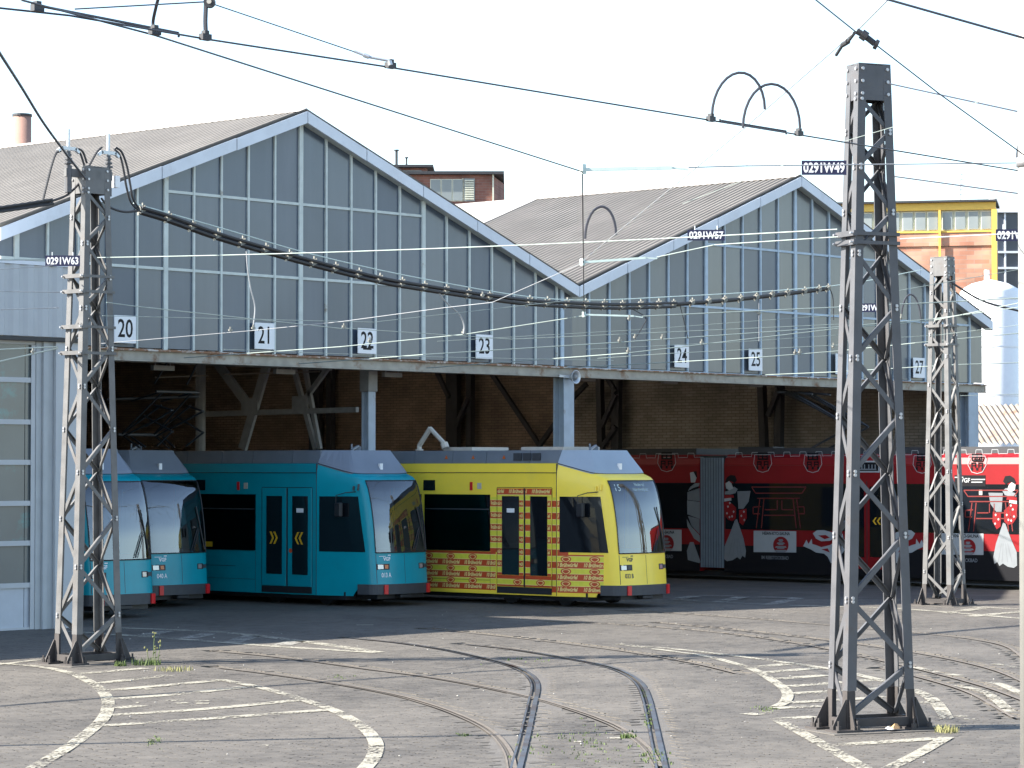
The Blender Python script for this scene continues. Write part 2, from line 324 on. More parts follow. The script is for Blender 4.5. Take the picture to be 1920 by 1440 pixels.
RAILS = {  # photographed courses of the single rails: (points, rusty)
 'a': ([(960,1500),(975,1440),(990,1380),(1003,1320),(1009,1290),(1003,1272),(985,1258),(955,1246),(900,1232),(830,1217),(740,1204),(650,1195)], 0),
 'b': ([(1262,1500),(1248,1440),(1238,1395),(1228,1350),(1218,1310),(1205,1283),(1180,1264),(1140,1249),(1060,1233),(960,1217),(860,1206)], 0),
 'c': ([(967,1445),(958,1410),(935,1380),(900,1357),(850,1335),(800,1318),(740,1302),(640,1283),(500,1262),(400,1250)], 1),
 'd': ([(1240,1437),(1215,1400),(1170,1367),(1120,1345),(1060,1325),(1000,1308),(930,1292),(860,1278),(780,1265),(700,1255),(600,1241),(500,1229),(400,1220)], 1),
 'e': ([(1960,1275),(1920,1236),(1883,1211),(1815,1197),(1742,1189),(1600,1176),(1450,1163),(1300,1152),(1180,1145)], 1),
 'f': ([(1960,1330),(1860,1292),(1760,1264),(1640,1236),(1500,1207),(1350,1186),(1180,1172),(1040,1165)], 1),
 'g': ([(1960,1300),(1880,1262),(1800,1240),(1700,1221),(1550,1200),(1400,1183),(1230,1167)], 1),
 'h': ([(1380,1262),(1300,1243),(1180,1222),(1060,1206),(920,1190),(800,1178)], 1),
 'i': ([(1900,1345),(1820,1300),(1740,1274),(1650,1252)], 1),
}
def offset_strip(path, o0, o1, z, m):
    rows = []
    for i, p in enumerate(path):
        t = (path[min(i+1, len(path)-1)]-path[max(i-1, 0)]); t.z = 0; t.normalize(); n = Vector((-t.y, t.x, 0))
        rows.append([(p.x+n.x*o0, p.y+n.y*o0, z), (p.x+n.x*o1, p.y+n.y*o1, z)])
    m.grid(rows)
rail_pts = []
track_lab = {
 'ab': ('tram track curving from the foreground towards the yellow tram', ['a', 'b']),
 'cd': ('rusty branch track crossing the curved track towards the teal trams', ['c', 'd']),
 'eg': ('rusty track curving in from the right edge behind the near tower', ['e', 'g']),
 'fi': ('faint rusty track passing under the near lattice tower', ['f', 'i']),
 'h': ('faint single rail left in the paving before the yellow tram', ['h']),
}
zk = 0
for key, (lab, ks) in track_lab.items():
    tr = empty('tram_track', at(*RAILS[ks[0]][0][1], Z=0)); tag(tr, lab, 'track')
    for k in ks:
        pts, rusty = RAILS[k]; path = px_path(pts, 0, 8); rail_pts += [(p.x, p.y) for p in path]
        loc = tr.location
        def sub(path): return [p-loc for p in path]
        P = sub(path); w = 1.0 if not rusty else .8; zk += 1; ze = -.0065-.0009*zk; zr = .0007*(9-zk)
        m = MB(); offset_strip(P, -.026*w, .030*w, .001+zr, m)
        r = m.build('rail', M['rail_rust' if rusty else 'rail'], tr)
        if key in ('eg', 'fi', 'h'): zk += 0
        if key in ('eg', 'fi', 'h'):
            m = MB(); offset_strip(P, .028*w, .40, ze, m); offset_strip(P, -.34, -.028, ze, m); m.build('edge_strip', M['asphalt'], r); continue
        m = MB(); offset_strip(P, .032*w, .074*w, (-.004+zr*.3) if rusty else -.014, m); m.build('groove', M['joint' if rusty else 'groove'], r)
        m = MB(); offset_strip(P, .076*w, .10*w, .0002+zr, m); m.build('guard_lip', M['rail_rust' if rusty else 'rail'], r)
        m = MB(); offset_strip(P, -.34, -.028, ze, m); offset_strip(P, .102*w, .40, ze, m)
        m.build('edge_strip', M['concrete' if not rusty else 'asphalt'], r)
# the setts: real stones, too many and too small to pick apart one by one
def build_setts():
    pitch = .15; ang = math.radians(-22)
    ca, sa = math.cos(ang), math.sin(ang)
    # seen wedge, in camera-aligned plan coordinates
    f2 = np.array([FW.x, FW.y]); f2 /= np.linalg.norm(f2); r2 = np.array([RT.x, RT.y])
    ii, jj = np.meshgrid(np.arange(-290, 290), np.arange(-290, 290), indexing='ij')
    u = ii*pitch; v = jj*pitch
    c0 = np.array([CAM.x, CAM.y])+f2*42
    X = c0[0]+u*ca-v*sa; Y = c0[1]+u*sa+v*ca
    dx = X-CAM.x; dy = Y-CAM.y; d = dx*f2[0]+dy*f2[1]; l = dx*r2[0]+dy*r2[1]
    ok = (d > 23) & (d < 62) & (np.abs(l) < d*.193+4.0)
    X, Y = X[ok], Y[ok]
    rp = np.array(rail_pts); keep = np.ones(len(X), bool)
    cell = {}
    for x, y in rp:
        cell.setdefault((int(x//.5), int(y//.5)), []).append((x, y))
    for i in range(len(X)):
        cx, cy = int(X[i]//.5), int(Y[i]//.5)
        for a in (-1, 0, 1):
            for b in (-1, 0, 1):
                for (x, y) in cell.get((cx+a, cy+b), ()):
                    if (x-X[i])**2+(y-Y[i])**2 < .20**2: keep[i] = False
    X, Y = X[keep], Y[keep]; n = len(X)
    hw = pitch*.4985+rng.normal(0, .0005, n); cuts = [.0015+(.018+.030*rng.random(n))*(rng.random(n) < .45) for _ in range(4)]
    rot = ang+rng.normal(0, .006, n)
    zt = rng.normal(0, .0004, n)+.0025*np.sin(X*.9+Y*.35)*np.sin(Y*.8-X*.2)-.0025
    tx = rng.normal(0, .002, n); ty = rng.normal(0, .002, n)
    V = np.zeros((n, 16, 3)); k = 0
    cid = 0
    for (sx, sy, first) in ((1, -1, 0), (1, -1, 1), (1, 1, 1), (1, 1, 0), (-1, 1, 0), (-1, 1, 1), (-1, -1, 1), (-1, -1, 0)):
        for lev in (0, 1):
            h = hw-(.0006 if lev else 0); cut = cuts[k//2]
            a = sx*(h-(cut if not first else 0)); b = sy*(h-(cut if first else 0))
            V[:, k+8*lev, 0] = X+a*np.cos(rot)-b*np.sin(rot); V[:, k+8*lev, 1] = Y+a*np.sin(rot)+b*np.cos(rot)
            V[:, k+8*lev, 2] = (zt+tx*a+ty*b) if lev else -.027
        k += 1
    quads = np.array([(i, (i+1) % 8, 8+(i+1) % 8, 8+i) for i in range(8)]); octs = np.array([8, 9, 10, 11, 12, 13, 14, 15])
    per = np.concatenate([octs, quads.reshape(-1)]); L_idx = (per[None]+16*np.arange(n)[:, None]).reshape(-1)
    st = np.concatenate([[0], 8+4*np.arange(8)]); LS = (st[None]+40*np.arange(n)[:, None]).reshape(-1); LT = np.tile(np.array([8]+[4]*8), n)
    me = bpy.data.meshes.new('setts'); me.vertices.add(n*16); me.vertices.foreach_set('co', V.reshape(-1))
    me.loops.add(len(L_idx)); me.loops.foreach_set('vertex_index', L_idx)
    me.polygons.add(len(LS)); me.polygons.foreach_set('loop_start', LS); me.polygons.foreach_set('loop_total', LT)
    me.update(calc_edges=True)
    at_ = me.attributes.new('shade', 'FLOAT', 'FACE'); at_.data.foreach_set('value', np.repeat(np.clip(rng.normal(.45, .15, n), 0, 1), 9).astype(np.float32))
    me.shade_flat(); me.materials.append(M['sett'])
    o = link('stone_setts', me); tag(o, 'grey stone setts paving the tram yard', 'paving', kind='stuff')
build_setts()

def strip(name, pts, w, parent, m='paint', z=.0040):
    path = px_path(pts, 0, 6); loc = parent.location; P = [p-loc for p in path]; mm = MB(); offset_strip(P, -w/2, w/2, z, mm)
    return mm.build(name, M[m], parent)
isl = empty('hatched_marking', at(300, 1320, Z=0)); tag(isl, 'white hatched island painted at the foot of the left tower', 'road marking')
for pts in ([(-20,1243),(70,1250),(130,1262),(170,1280),(195,1300),(203,1320),(195,1345),(170,1370),(130,1400),(80,1430),(40,1455)],
            [(415,1275),(490,1290),(560,1310),(620,1330),(660,1350),(690,1372),(705,1395),(700,1420),(685,1440),(665,1460)]):
    strip('border_line', pts, .16, isl, z=.0062)
strip('border_line', [(-10,1247),(75,1237)], .13, isl)
for a in ([(190,1361),(400,1347),(615,1331)], [(205,1341),(380,1330),(560,1313)], [(215,1328),(265,1323)], [(205,1311),(330,1302),(460,1288)], [(200,1295),(310,1285),(420,1275)], [(180,1282),(320,1266)], [(140,1264),(275,1253)]):
    strip('hatch_line', a, .24, isl)
isl = empty('hatched_marking', at(480, 1200, Z=0)); tag(isl, 'narrow white ladder marking running into the hall shadow left of the teal tram', 'road marking')
strip('border_line', [(214,1177),(404,1185),(554,1201),(709,1223)], .26, isl); strip('border_line', [(111,1183),(317,1197),(530,1213),(709,1224)], .26, isl, z=.0052)
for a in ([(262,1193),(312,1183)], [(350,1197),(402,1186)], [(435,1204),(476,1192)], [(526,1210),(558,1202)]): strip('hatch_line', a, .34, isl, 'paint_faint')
isl = empty('hatched_marking', at(1500, 1300, Z=0)); tag(isl, 'white hatched island painted around the near lattice tower', 'road marking')
strip('border_line', [(1158,1208),(1242,1219),(1325,1231),(1408,1254),(1450,1277),(1471,1292),(1477,1304),(1471,1317),(1456,1325)], .15, isl, z=.0062)
strip('border_line', [(1158,1208),(1270,1218),(1400,1233),(1552,1254),(1595,1263),(1663,1279),(1725,1299),(1752,1315),(1766,1332),(1777,1350)], .17, isl, z=.0074)
for a in ([(1400,1253),(1478,1245)], [(1435,1261),(1541,1252)], [(1460,1273),(1552,1266)], [(1479,1287),(1638,1275)], [(1479,1301),(1660,1290)], [(1473,1318),(1668,1307)], [(1452,1328),(1541,1324)], [(1725,1318),(1750,1317)], [(1457,1349),(1530,1344)], [(1557,1398),(1755,1385)], [(1400,1340),(1425,1338)], [(1435,1337),(1452,1336)]):
    strip('hatch_line', a, .26, isl)
strip('border_line', [(1457,1349),(1535,1392),(1620,1440),(1650,1458)], .16, isl, z=.0052); strip('border_line', [(1775,1383),(1725,1412),(1670,1440),(1640,1456)], .16, isl, z=.0074)
isl = empty('hatched_marking', at(1750, 1150, Z=0)); tag(isl, 'white hatched marking at the foot of the far lattice tower', 'road marking')
strip('border_line', [(1496,1135),(1694,1142),(1930,1161)], .24, isl); strip('border_line', [(1823,1138),(1930,1143)], .24, isl)
for a in ([(1770,1151),(1855,1138)], [(1819,1156),(1925,1146)]): strip('hatch_line', a, .3, isl, z=.0052)
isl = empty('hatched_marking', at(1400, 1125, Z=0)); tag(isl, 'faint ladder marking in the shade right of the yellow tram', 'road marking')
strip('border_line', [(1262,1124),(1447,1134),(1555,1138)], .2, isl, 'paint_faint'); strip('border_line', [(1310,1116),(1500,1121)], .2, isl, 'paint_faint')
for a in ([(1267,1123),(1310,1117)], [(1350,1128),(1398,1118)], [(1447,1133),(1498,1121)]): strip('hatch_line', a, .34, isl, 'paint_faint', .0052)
isl = empty('worn_marking', at(1800, 1255, Z=0)); tag(isl, 'worn broken white lines on the paving right of the near tower', 'road marking')
for a in ([(1714,1251),(1755,1261)], [(1778,1264),(1800,1267)], [(1866,1245),(1904,1252)], [(1855,1278),(1880,1285),(1925,1305)], [(1790,1284),(1850,1300),(1895,1335)], [(1795,1342),(1808,1344)], [(1808,1349),(1832,1349)]): strip('line_piece', a, .15, isl)
isl = empty('worn_marking', at(1100, 1375, Z=0)); tag(isl, 'small white paint scraps between the curved rails', 'road marking')
for a in ([(1120,1376),(1147,1376)], [(1143,1384),(1163,1384)], [(1076,1391),(1090,1391)], [(668,1172),(700,1172)], [(995,1120),(1010,1121)], [(1330,1141),(1358,1141)]): strip('line_piece', a, .16, isl)
isl = empty('worn_marking', at(300, 1310, Z=0)); tag(isl, 'short worn dashes inside the left hatched island', 'road marking')
for a in ([(265,1291),(282,1293)], [(303,1314),(345,1313)], [(365,1315),(392,1314)], [(328,1319),(352,1318)], [(368,1319),(392,1319)], [(255,1318),(260,1318)], [(493,1398),(503,1397)]): strip('line_piece', a, .14, isl)

# ------------------------------------------------------------------ the depot hall
S = 1.04; YF = CAM.y*(1-S)                       # facade plane
def fx(X): return CAM.x+(X-CAM.x)*S
def fz(z): return CAM.z+(z-CAM.z)*S
PW = .7258*S; XA1 = fx(0.0); XA2 = XA1+23.55*PW; XV = (XA1+XA2)/2
ZA, ZV, ZL, ZG = fz(10.1456), fz(6.9766), fz(5.20), fz(5.245)
SLOPE = (ZA-ZV)/(XV-XA1); XL, XR = fx(-7.688), fx(25.763)
def zroof(X):
    return ZA-SLOPE*abs(X-XA1) if X <= XV else ZA-SLOPE*abs(X-XA2)
BACK = 44.0
hall = empty('depot_hall', (XA1, YF, 0)); tag(hall, 'twin gabled tram depot hall with grey glazed gables and corrugated roof', 'hall')
def H(m, name, mt, parent=None, smooth=False):
    m.v = [(x-XA1, y-YF, z) for x, y, z in m.v] if parent is None or parent is hall else m.v
    return m.build(name, mt, parent or hall, smooth)
T1Z, T2Z = fz(6.80), fz(8.32)
# verticals of the glazing
mull = [(n-5)*PW+XA1 for n in range(-5, 17)]; mull2 = [(17.55+i-5)*PW+XA1 for i in range(0, 24)]
main1 = {-5, 0, 5, 10}; xs = [XL+.06]; 
cols = []
for n in range(-5, 17):
    X = (n-5)*PW+XA1
    if X > XL+.2: cols.append((X, n in main1, 0))
cols.append((fx(8.14)+.03, True, 1))
for i in range(0, 24):
    X = (17.55+i-5)*PW+XA1
    if X < XR-.3: cols.append((X, i in (6, 11, 16), 1))
edges = [XL+.04]+[c[0] for c in cols]+[XR-.04]
FT = .16
for X, big, blue in cols:
    w = .055 if big else .024; top = zroof(X)-FT
    if ZG < top:
        m = MB().box(X-w, X+w, YF-.045, YF+.02, ZG-.02, top); H(m, 'mullion', M['mullion_blue' if blue else 'mullion'])
bays = list(zip(edges[:-1], edges[1:]))
# break bays where the roof line kinks
def add_pane(x0, x1, z0, za, zb, blue):
    if min(za, zb) < z0+.03:
        if max(za, zb) < z0+.06: return
        if za < z0+.03: x0 = x0+(x1-x0)*(z0+.03-za)/(zb-za); za = z0+.03
        else: x1 = x0+(x1-x0)*(za-z0-.03)/(za-zb); zb = z0+.03
    t = rng.normal(0, .0012)
    m = MB().prism([(x0, YF+t, z0), (x1, YF-t, z0), (x1, YF-t, zb), (x0, YF+t, za)], (0, .012, 0))
    H(m, 'pane', random.choice(M['pane_warm' if (blue and random.random() < .8) else 'pane']))
for x0, x1 in bays:
    mid = (x0+x1)/2; blue = mid > XV-.5
    parts = [(x0, x1)]
    for kx in (XA1, XV, XA2):
        if x0+.02 < kx < x1-.02: parts = [(x0, kx), (kx, x1)]
    for a, b in parts:
        ra, rb = zroof(a+.001)-FT, zroof(b-.001)-FT
        levels = [ZG]
        lo = T1Z; up = T2Z
        in1 = (XL < a and b < (10-5)*PW+XA1+.1); in2 = (a > (23.55-5-3.3)*PW+XA1 and b < XR)
        if in1 or in2:
            if min(ra, rb) > lo+.02: levels.append(lo)
        up1 = a > -5*PW+XA1-.05 and b < 5*PW+XA1+.05; up2 = a > (23.55-5)*PW+XA1-.05 and b < (33.55-5)*PW+XA1+.05
        if (up1 or up2) and min(ra, rb) > up+.02: levels.append(up)
        for i, l in enumerate(levels):
            if i+1 < len(levels): add_pane(a, b, l, levels[i+1], levels[i+1], blue)
            else: add_pane(a, b, l, ra, rb, blue)
            if i > 0:
                m = MB().box(a+.026, b-.026, YF-.035, YF+.02, l-.028, l+.028); H(m, 'transom', M['mullion_blue' if blue else 'mullion'])
# sloping frame and fascia under the roof edge
def rake(Xa, Xb, n):
    for i in range(n):
        g = .012
        xa = Xa+(Xb-Xa)*i/n; xb = Xa+(Xb-Xa)*(i+1)/n; s = 1 if Xb > Xa else -1
        za, zb = zroof(xa+s*.001), zroof(xb-s*.001); xa += s*g; xb -= s*g
        zo = .07
        m = MB().prism([(xa, YF-.24, za+zo), (xb, YF-.24, zb+zo), (xb, YF-.24, zb+zo-.25), (xa, YF-.24, za+zo-.25)], (0, .05, 0))
        f = H(m, 'fascia_panel', M['fascia'])
    za, zb = zroof(Xa+(.001 if Xb > Xa else -.001)), zroof(Xb-(.001 if Xb > Xa else -.001))
    m = MB().prism([(Xa, YF-.19, za-.17), (Xb, YF-.19, zb-.17), (Xb, YF-.19, zb-.08), (Xa, YF-.19, za-.08)], (0, .22, 0)); H(m, 'soffit', M['mullion'])
rake(XL-.12, XA1, 4); rake(XA1, XV, 5); rake(XV, XA2, 5); rake(XA2, XR+.18, 5)
# lintel with flaking flange
lin = H(MB().box(XL, XR, YF-.10, YF+.25, ZL-.20, ZL-.03), 'lintel', M['lintel'])
H(MB().box(XL, XR, YF-.16, YF+.2, ZL-.027, ZL+.005), 'flange', M['rust'])
H(MB().box(XL, XR, YF-.13, YF+.2, ZL-.232, ZL-.203), 'bottom_flange', M['lintel'])
H(MB().box(XV-.2, XR, YF-.05, YF+.1, ZL+.008, ZG-.02), 'sill', M['mullion_blue'])
H(MB().box(XL, XV-.21, YF-.05, YF+.1, ZL+.008, ZG-.02), 'sill', M['rust'])
# roofs: real corrugation
def corrugated(name, xa, za, xb, zb, y0, y1, mt, pitch=.20, amp=.045):
    n = int((y1-y0)/pitch*6); r0 = []; r1 = []
    nx, nz = -(zb-za), (xb-xa); L = math.hypot(nx, nz); nx, nz = nx/L, nz/L
    if nz < 0: nx, nz = -nx, -nz
    for i in range(n+1):
        y = y0+(y1-y0)*i/n; a = amp*math.sin(2*math.pi*y/pitch)
        r0.append((xa+nx*a, y, za+nz*a)); r1.append((xb+nx*a, y, zb+nz*a))
    return H(MB().grid([r0, r1]), name, mt, smooth=False)
RZ = .09; Y0 = YF-.19
corrugated('roof_sheet', XL-.15, zroof(XL)-.05+RZ, XA1, ZA+RZ, Y0, 15.0, M['roof'])
H(MB().prism([(XL-.15, 15.01, zroof(XL)-.05+RZ), (XA1, 15.01, ZA+RZ), (XA1, 15.01, ZA+RZ+.05), (XL-.15, 15.01, zroof(XL)+RZ)], (0, 12, 0)), 'rooflight', M['rooflight'])
corrugated('roof_sheet', XL-.15, zroof(XL)-.05+RZ, XA1, ZA+RZ, 27.02, BACK, M['roof'])
corrugated('roof_sheet', XA1, ZA+RZ, XV, ZV+RZ, Y0, BACK, M['roof'])
YW = at(962, 392, X=XA2-1.2).y
corrugated('roof_sheet', XV, ZV+RZ, XA2, ZA+RZ, Y0, YW, M['roof'])
H(MB().prism([(XV, YW, ZV+RZ), (XA2, YW, ZA+RZ), (XA2, YW, ZA+RZ+.05), (XV, YW, ZV+RZ+.05)], (0, 14, 0)), 'rooflight', M['rooflight'])
corrugated('roof_sheet', XV, ZV+RZ, XA2, ZA+RZ, YW+14, BACK, M['roof'])
corrugated('roof_sheet', XA2, ZA+RZ, XR+.2, zroof(XR)-.05+RZ, Y0, BACK, M['roof'])
for xr in (XA1, XA2):                                  # ridge caps one after the other
    for i in range(26):
        y0 = Y0+i*.62; m = MB().prism([(xr-.22, y0, ZA+RZ-.035), (xr, y0, ZA+RZ+.055), (xr+.22, y0, ZA+RZ-.035), (xr, y0, ZA+RZ+.03)], (0, .60, 0)); H(m, 'ridge_cap', M['ridge'])
# lining under the sheets, walls, floor shade
def lining(xa, za, xb, zb, y0, y1):
    H(MB().prism([(xa, y0, za-.2), (xb, y0, zb-.2), (xb, y0, zb-.1), (xa, y0, za-.1)], (0, y1-y0, 0)), 'roof_lining', M['dark_in'])
for xa, xb, ya, yb in ((XL, XA1, 15.0, 27.0), (XA1, XV, 99, 99), (XV, XA2, YW, YW+14), (XA2, XR, 99, 99)):
    e_ = .001; za_, zb_ = zroof(xa+e_), zroof(xb-e_)
    lining(xa, za_, xb, zb_, YF+.1, min(ya, BACK))
    if yb < BACK: lining(xa, za_, xb, zb_, yb, BACK)
H(MB().box(XR-.35, XR, YF+.30, 17.5, -.02, zroof(XR)-.2), 'brick_wall', M['brick_pale'])
H(MB().box(XR-.35, XR, 17.502, BACK, -.02, zroof(XR)-.2), 'brick_wall', M['brick_in'])
H(MB().box(XL, XL+.3, YF+.30, BACK, -.02, zroof(XL)-.2), 'brick_wall', M['brick_in'])
H(MB().box(XL, XR, BACK, BACK+.3, -.02, ZV), 'back_wall', M['brick_in'])
H(MB().prism([(XL, BACK, ZV), (XR, BACK, ZV), (XA2, BACK, ZA), (XV, BACK, ZV+.1), (XA1, BACK, ZA)], (0, .3, 0)), 'back_gable', M['dark_in'])
# columns
def ibeam(x, y, z0, z1, w, d, t=.03):
    m = MB(); m.box(x-w/2, x+w/2, y-d/2, y-d/2+t, z0, z1); m.box(x-w/2, x+w/2, y+d/2-t, y+d/2, z0, z1); m.box(x-t/2, x+t/2, y-d/2+t, y+d/2-t, z0, z1); return m
xc = fx((8.07+8.47)/2)
H(ibeam(xc, YF+.02, -.02, ZL-.235, .36, .34), 'column', M['steel_blue'])
H(ibeam(fx(25.1), YF+.02, -.02, ZL-.235, .5, .3), 'column', M['steel_blue'])
p = at(691, 760, X=4.55); H(ibeam(p.x, p.y, -.02, 4.62, .22, .22), 'column', M['steel_blue'])
H(MB().box(p.x-.14, p.x+.14, p.y-.14, p.y+.14, 4.625, 5.8), 'column', M['truss'])
p2 = at(376, 760, X=4.62); H(MB().tube([(p2.x, p2.y, -.02), (p2.x, p2.y, 6.2)], .12, 10), 'column', M['truss'])
# the V braced truss between the inner columns
TX = 4.95
def tp(x, y, X=TX): return at(x, y, X=X)
for a, b, w in (((392,660),(470,765),.22), ((505,668),(455,842),.24), ((545,668),(592,842),.11), ((568,668),(600,842),.10), ((628,672),(566,757),.11)):
    m = MB().bar(tp(*a), tp(*b), .08, w, side=(1, 0, 0)); H(m, 'truss_strut', M['truss'])
for a, b in (((375,777),(670,768)), ((180,672),(620,690))):
    H(MB().bar(tp(*a), tp(*b), .1, .12, side=(1, 0, 0)), 'truss_chord', M['truss'])
for c, r in (((471,762),15), ((565,757),14)):
    x, y = c; H(MB().prism([tp(x-r, y-r), tp(x+r, y-r), tp(x+r, y+r), tp(x-r, y+r)], (-.06, 0, 0)), 'gusset_plate', M['truss'])
# dark lattice columns along the brick wall
for pa in (((850,678),(850,850),.5), ((882,678),(882,850),.22), ((1124,690),(1130,850),.2), ((1157,690),(1155,850),.3), ((1428,720),(1437,860),.22), ((1462,720),(1458,860),.24), ((592,690),(592,850),.5), ((620,690),(620,850),.25)):
    a, b, w = pa; H(MB().bar(tp(*a, X=XR-.75), tp(*b, X=XR-.75)+Vector((0, 0, -1.5)), .2, w, side=(1, 0, 0)), 'wall_column', M['dark_steel'])
for a, b in (((815,688),(842,745)), ((880,745),(855,800)), ((915,690),(1012,835)), ((1012,835),(1065,760)), ((1128,800),(1155,740)), ((1155,735),(1128,690)), ((1440,780),(1460,730)), ((1100,720),(1060,760)), ((1470,735),(1600,790)), ((1130,838),(1155,800))):
    H(MB().bar(tp(*a, X=XR-.9), tp(*b, X=XR-.9), .12, .14, side=(1, 0, 0)), 'wall_brace', M['dark_steel'])
# lamps and fittings under the lintel: wire guides above the tracks
for x, y in ((305,690),(533,697),(735,703),(900,690),(1100,711),(1255,716),(1415,722)):
    g = at(x, y, Y=YF+.8); m = MB().box(g.x-.28, g.x+.28, g.y-.05, g.y+.05, g.z-.05, g.z+.05); m.bar((g.x-.2, g.y, g.z), (g.x-.2, g.y, g.z+.5), .02, .02); m.bar((g.x+.2, g.y, g.z), (g.x+.2, g.y, g.z+.5), .02, .02)
    H(m, 'wire_guide', M['truss'])
for a, b in (((420,702),(600,697)), ((290,708),(390,704))): H(MB().tube([at(*a, Y=YF+3), at(*b, Y=YF+3)], .015, 5), 'conduit', M['rail_rust'])
# loudspeaker beside the column
g = at(1076, 707, Y=YF-.35); sp_ = empty('horn_loudspeaker', g); tag(sp_, 'round grey horn loudspeaker on the blue grey column under the lintel', 'loudspeaker')
ring = lambda r, y, n=20: [(r*math.cos(2*math.pi*k/n), y, r*math.sin(2*math.pi*k/n)) for k in range(n+1)]
MB().grid([ring(.04, .25), ring(.07, .1), ring(.15, -.06), ring(.165, -.07), ring(.15, -.075), ring(.09, .0), ring(.085, .02)]).build('horn', M['galv'], sp_, True)
MB().grid([ring(.06, -.05), ring(.055, -.075), ring(.0001, -.08)]).build('driver', M['truss'], sp_, True)
MB().bar((-.02, .1, 0), (-.28, .22, .03), .05, .06).build('bracket', M['galv'], sp_)
# numbered signs over the doors
for num, sx, big in (('20', -4.725, 1), ('21', -1.085, 1), ('22', 1.83, 1), ('23', 5.46, 1), ('24', 12.40, .98), ('25', 15.305, .98), ('26', 18.95, .98), ('27', 22.47, .95)):
    x = fx(sx); s = empty('number_sign', (x, YF-.12, fz(5.31))); w, h = .27*S, .53*S
    tag(s, 'white sign with black number %s, %s' % (num, {'20': 'beside the left lattice tower', '21': 'at the foot of the long pale drop cable', '22': 'with a black smear under the digits', '23': 'left of the blue grey column', '24': 'first on the right hand gable', '25': 'with greyer digits, second on the right hand gable', '26': 'half hidden by the near tower', '27': 'half hidden by the far tower'}[num]), 'sign')
    pl = bevel(MB().box(-w, w, -.012, .012, 0, h).build('plate', M['white'], s), .004)
    lettering('number', num, .50, M['black'], s, lambda u, v: (u, -.0135, h*.5+v), font_scale=(.80, 1.02), bold=.006)
    if num == '22':
        MB().box(-.13, .13, -.0140, -.0125, .085, .125).build('smear', M['black'], s)

# ------------------------------------------------------------------ annex with the sectional door
YA = -1.1; an = empty('annex_building', (-7.2, YA, 0)); tag(an, 'pale grey annex with ribbed metal fascia and glazed sectional door', 'building')
def A(m, name, mt, parent=None):
    p = parent or an
    m.v = [(x+7.2, y-YA, z) for x, y, z in m.v]; return m.build(name, mt, p)
XC = -6.62; ZT = 6.64; ZC = 5.25
A(MB().box(-26, -13.9, YA, 14, -.02, ZC-.01), 'wall', M['annex_frame'])
A(MB().box(XC-.3, XC, YA+.05, 14, -.02, ZT-.05), 'wall', M['annex_frame'])
A(MB().box(-26, XC, YA+.4, 14, ZT-.30, ZT-.1), 'roof', M['dark_in'])
A(MB().box(-26, XC+.03, YA-.10, 14, ZT-.05, ZT+.02), 'parapet_cap', M['fascia'])
m = MB(); n = int((XC+26)/.33*8); r0 = []; r1 = []            # ribbed fascia
for i in range(n+1):
    x = -26+(XC+26)*i/n; ph = (x/.33) % 1; d = .035 if ph < .45 else (.035*(1-(ph-.45)/.12) if ph < .57 else (0 if ph < .88 else .035*(ph-.88)/.12))
    r0.append((x, YA-.06-d, ZC+.05)); r1.append((x, YA-.06-d, ZT-.055))
A(m.grid([r0, r1]), 'ribbed_fascia', M['sheet'])
A(MB().box(-26, XC, YA-.11, YA+.1, ZC-.03, ZC+.04), 'fascia_trim', M['rubber'])
A(MB().box(-7.22, XC, YA-.05, YA+.3, -.02, ZC-.035), 'corner_post', M['sheet'])
A(MB().box(-7.36, -7.225, YA+.02, YA+.3, -.02, ZC-.035), 'door_jamb', M['annex_frame'])
A(MB().box(-7.47, -7.365, YA-.01, YA+.3, -.02, ZC-.035), 'door_jamb', M['annex_frame'])
A(MB().box(-7.60, -7.475, YA+.04, YA+.3, -.02, ZC-.035), 'door_jamb', M['annex_frame'])
door = empty('sectional_door', (0, 0, 0), parent=an)
zs = [0.0, .80, 1.56, 2.28, 3.02, 3.75, 4.51, 5.2]
for i in range(7):
    for xa in np.arange(-13.8, -7.7, 1.0):
        xb = xa+.985
        if xb > -7.6: xb = -7.612
        if i == 0: A(MB().box(xa, xb, YA+.10, YA+.13, zs[i]+.04, zs[i+1]-.045), 'panel', M['door_panel'], door)
        else: A(MB().box(xa, xb, YA+.10, YA+.12, zs[i]+.045, zs[i+1]-.045), 'pane', M['door_pane'], door)
    A(MB().box(-13.85, -7.605, YA+.065, YA+.15, zs[i+1]-.045, zs[i+1]+.045), 'rail', M['sheet'], door)
A(MB().box(-13.85, -7.605, YA+.065, YA+.15, 0.0, .04), 'rail', M['sheet'], door)
A(MB().box(-7.70, -7.605, YA+.055, YA+.064, 0.0, 5.15), 'stile', M['sheet'], door)
# dark room behind the door
A(MB().box(-14, XC-.31, 5.0, 5.2, -.02, ZC), 'inner_wall', M['dark_in'])

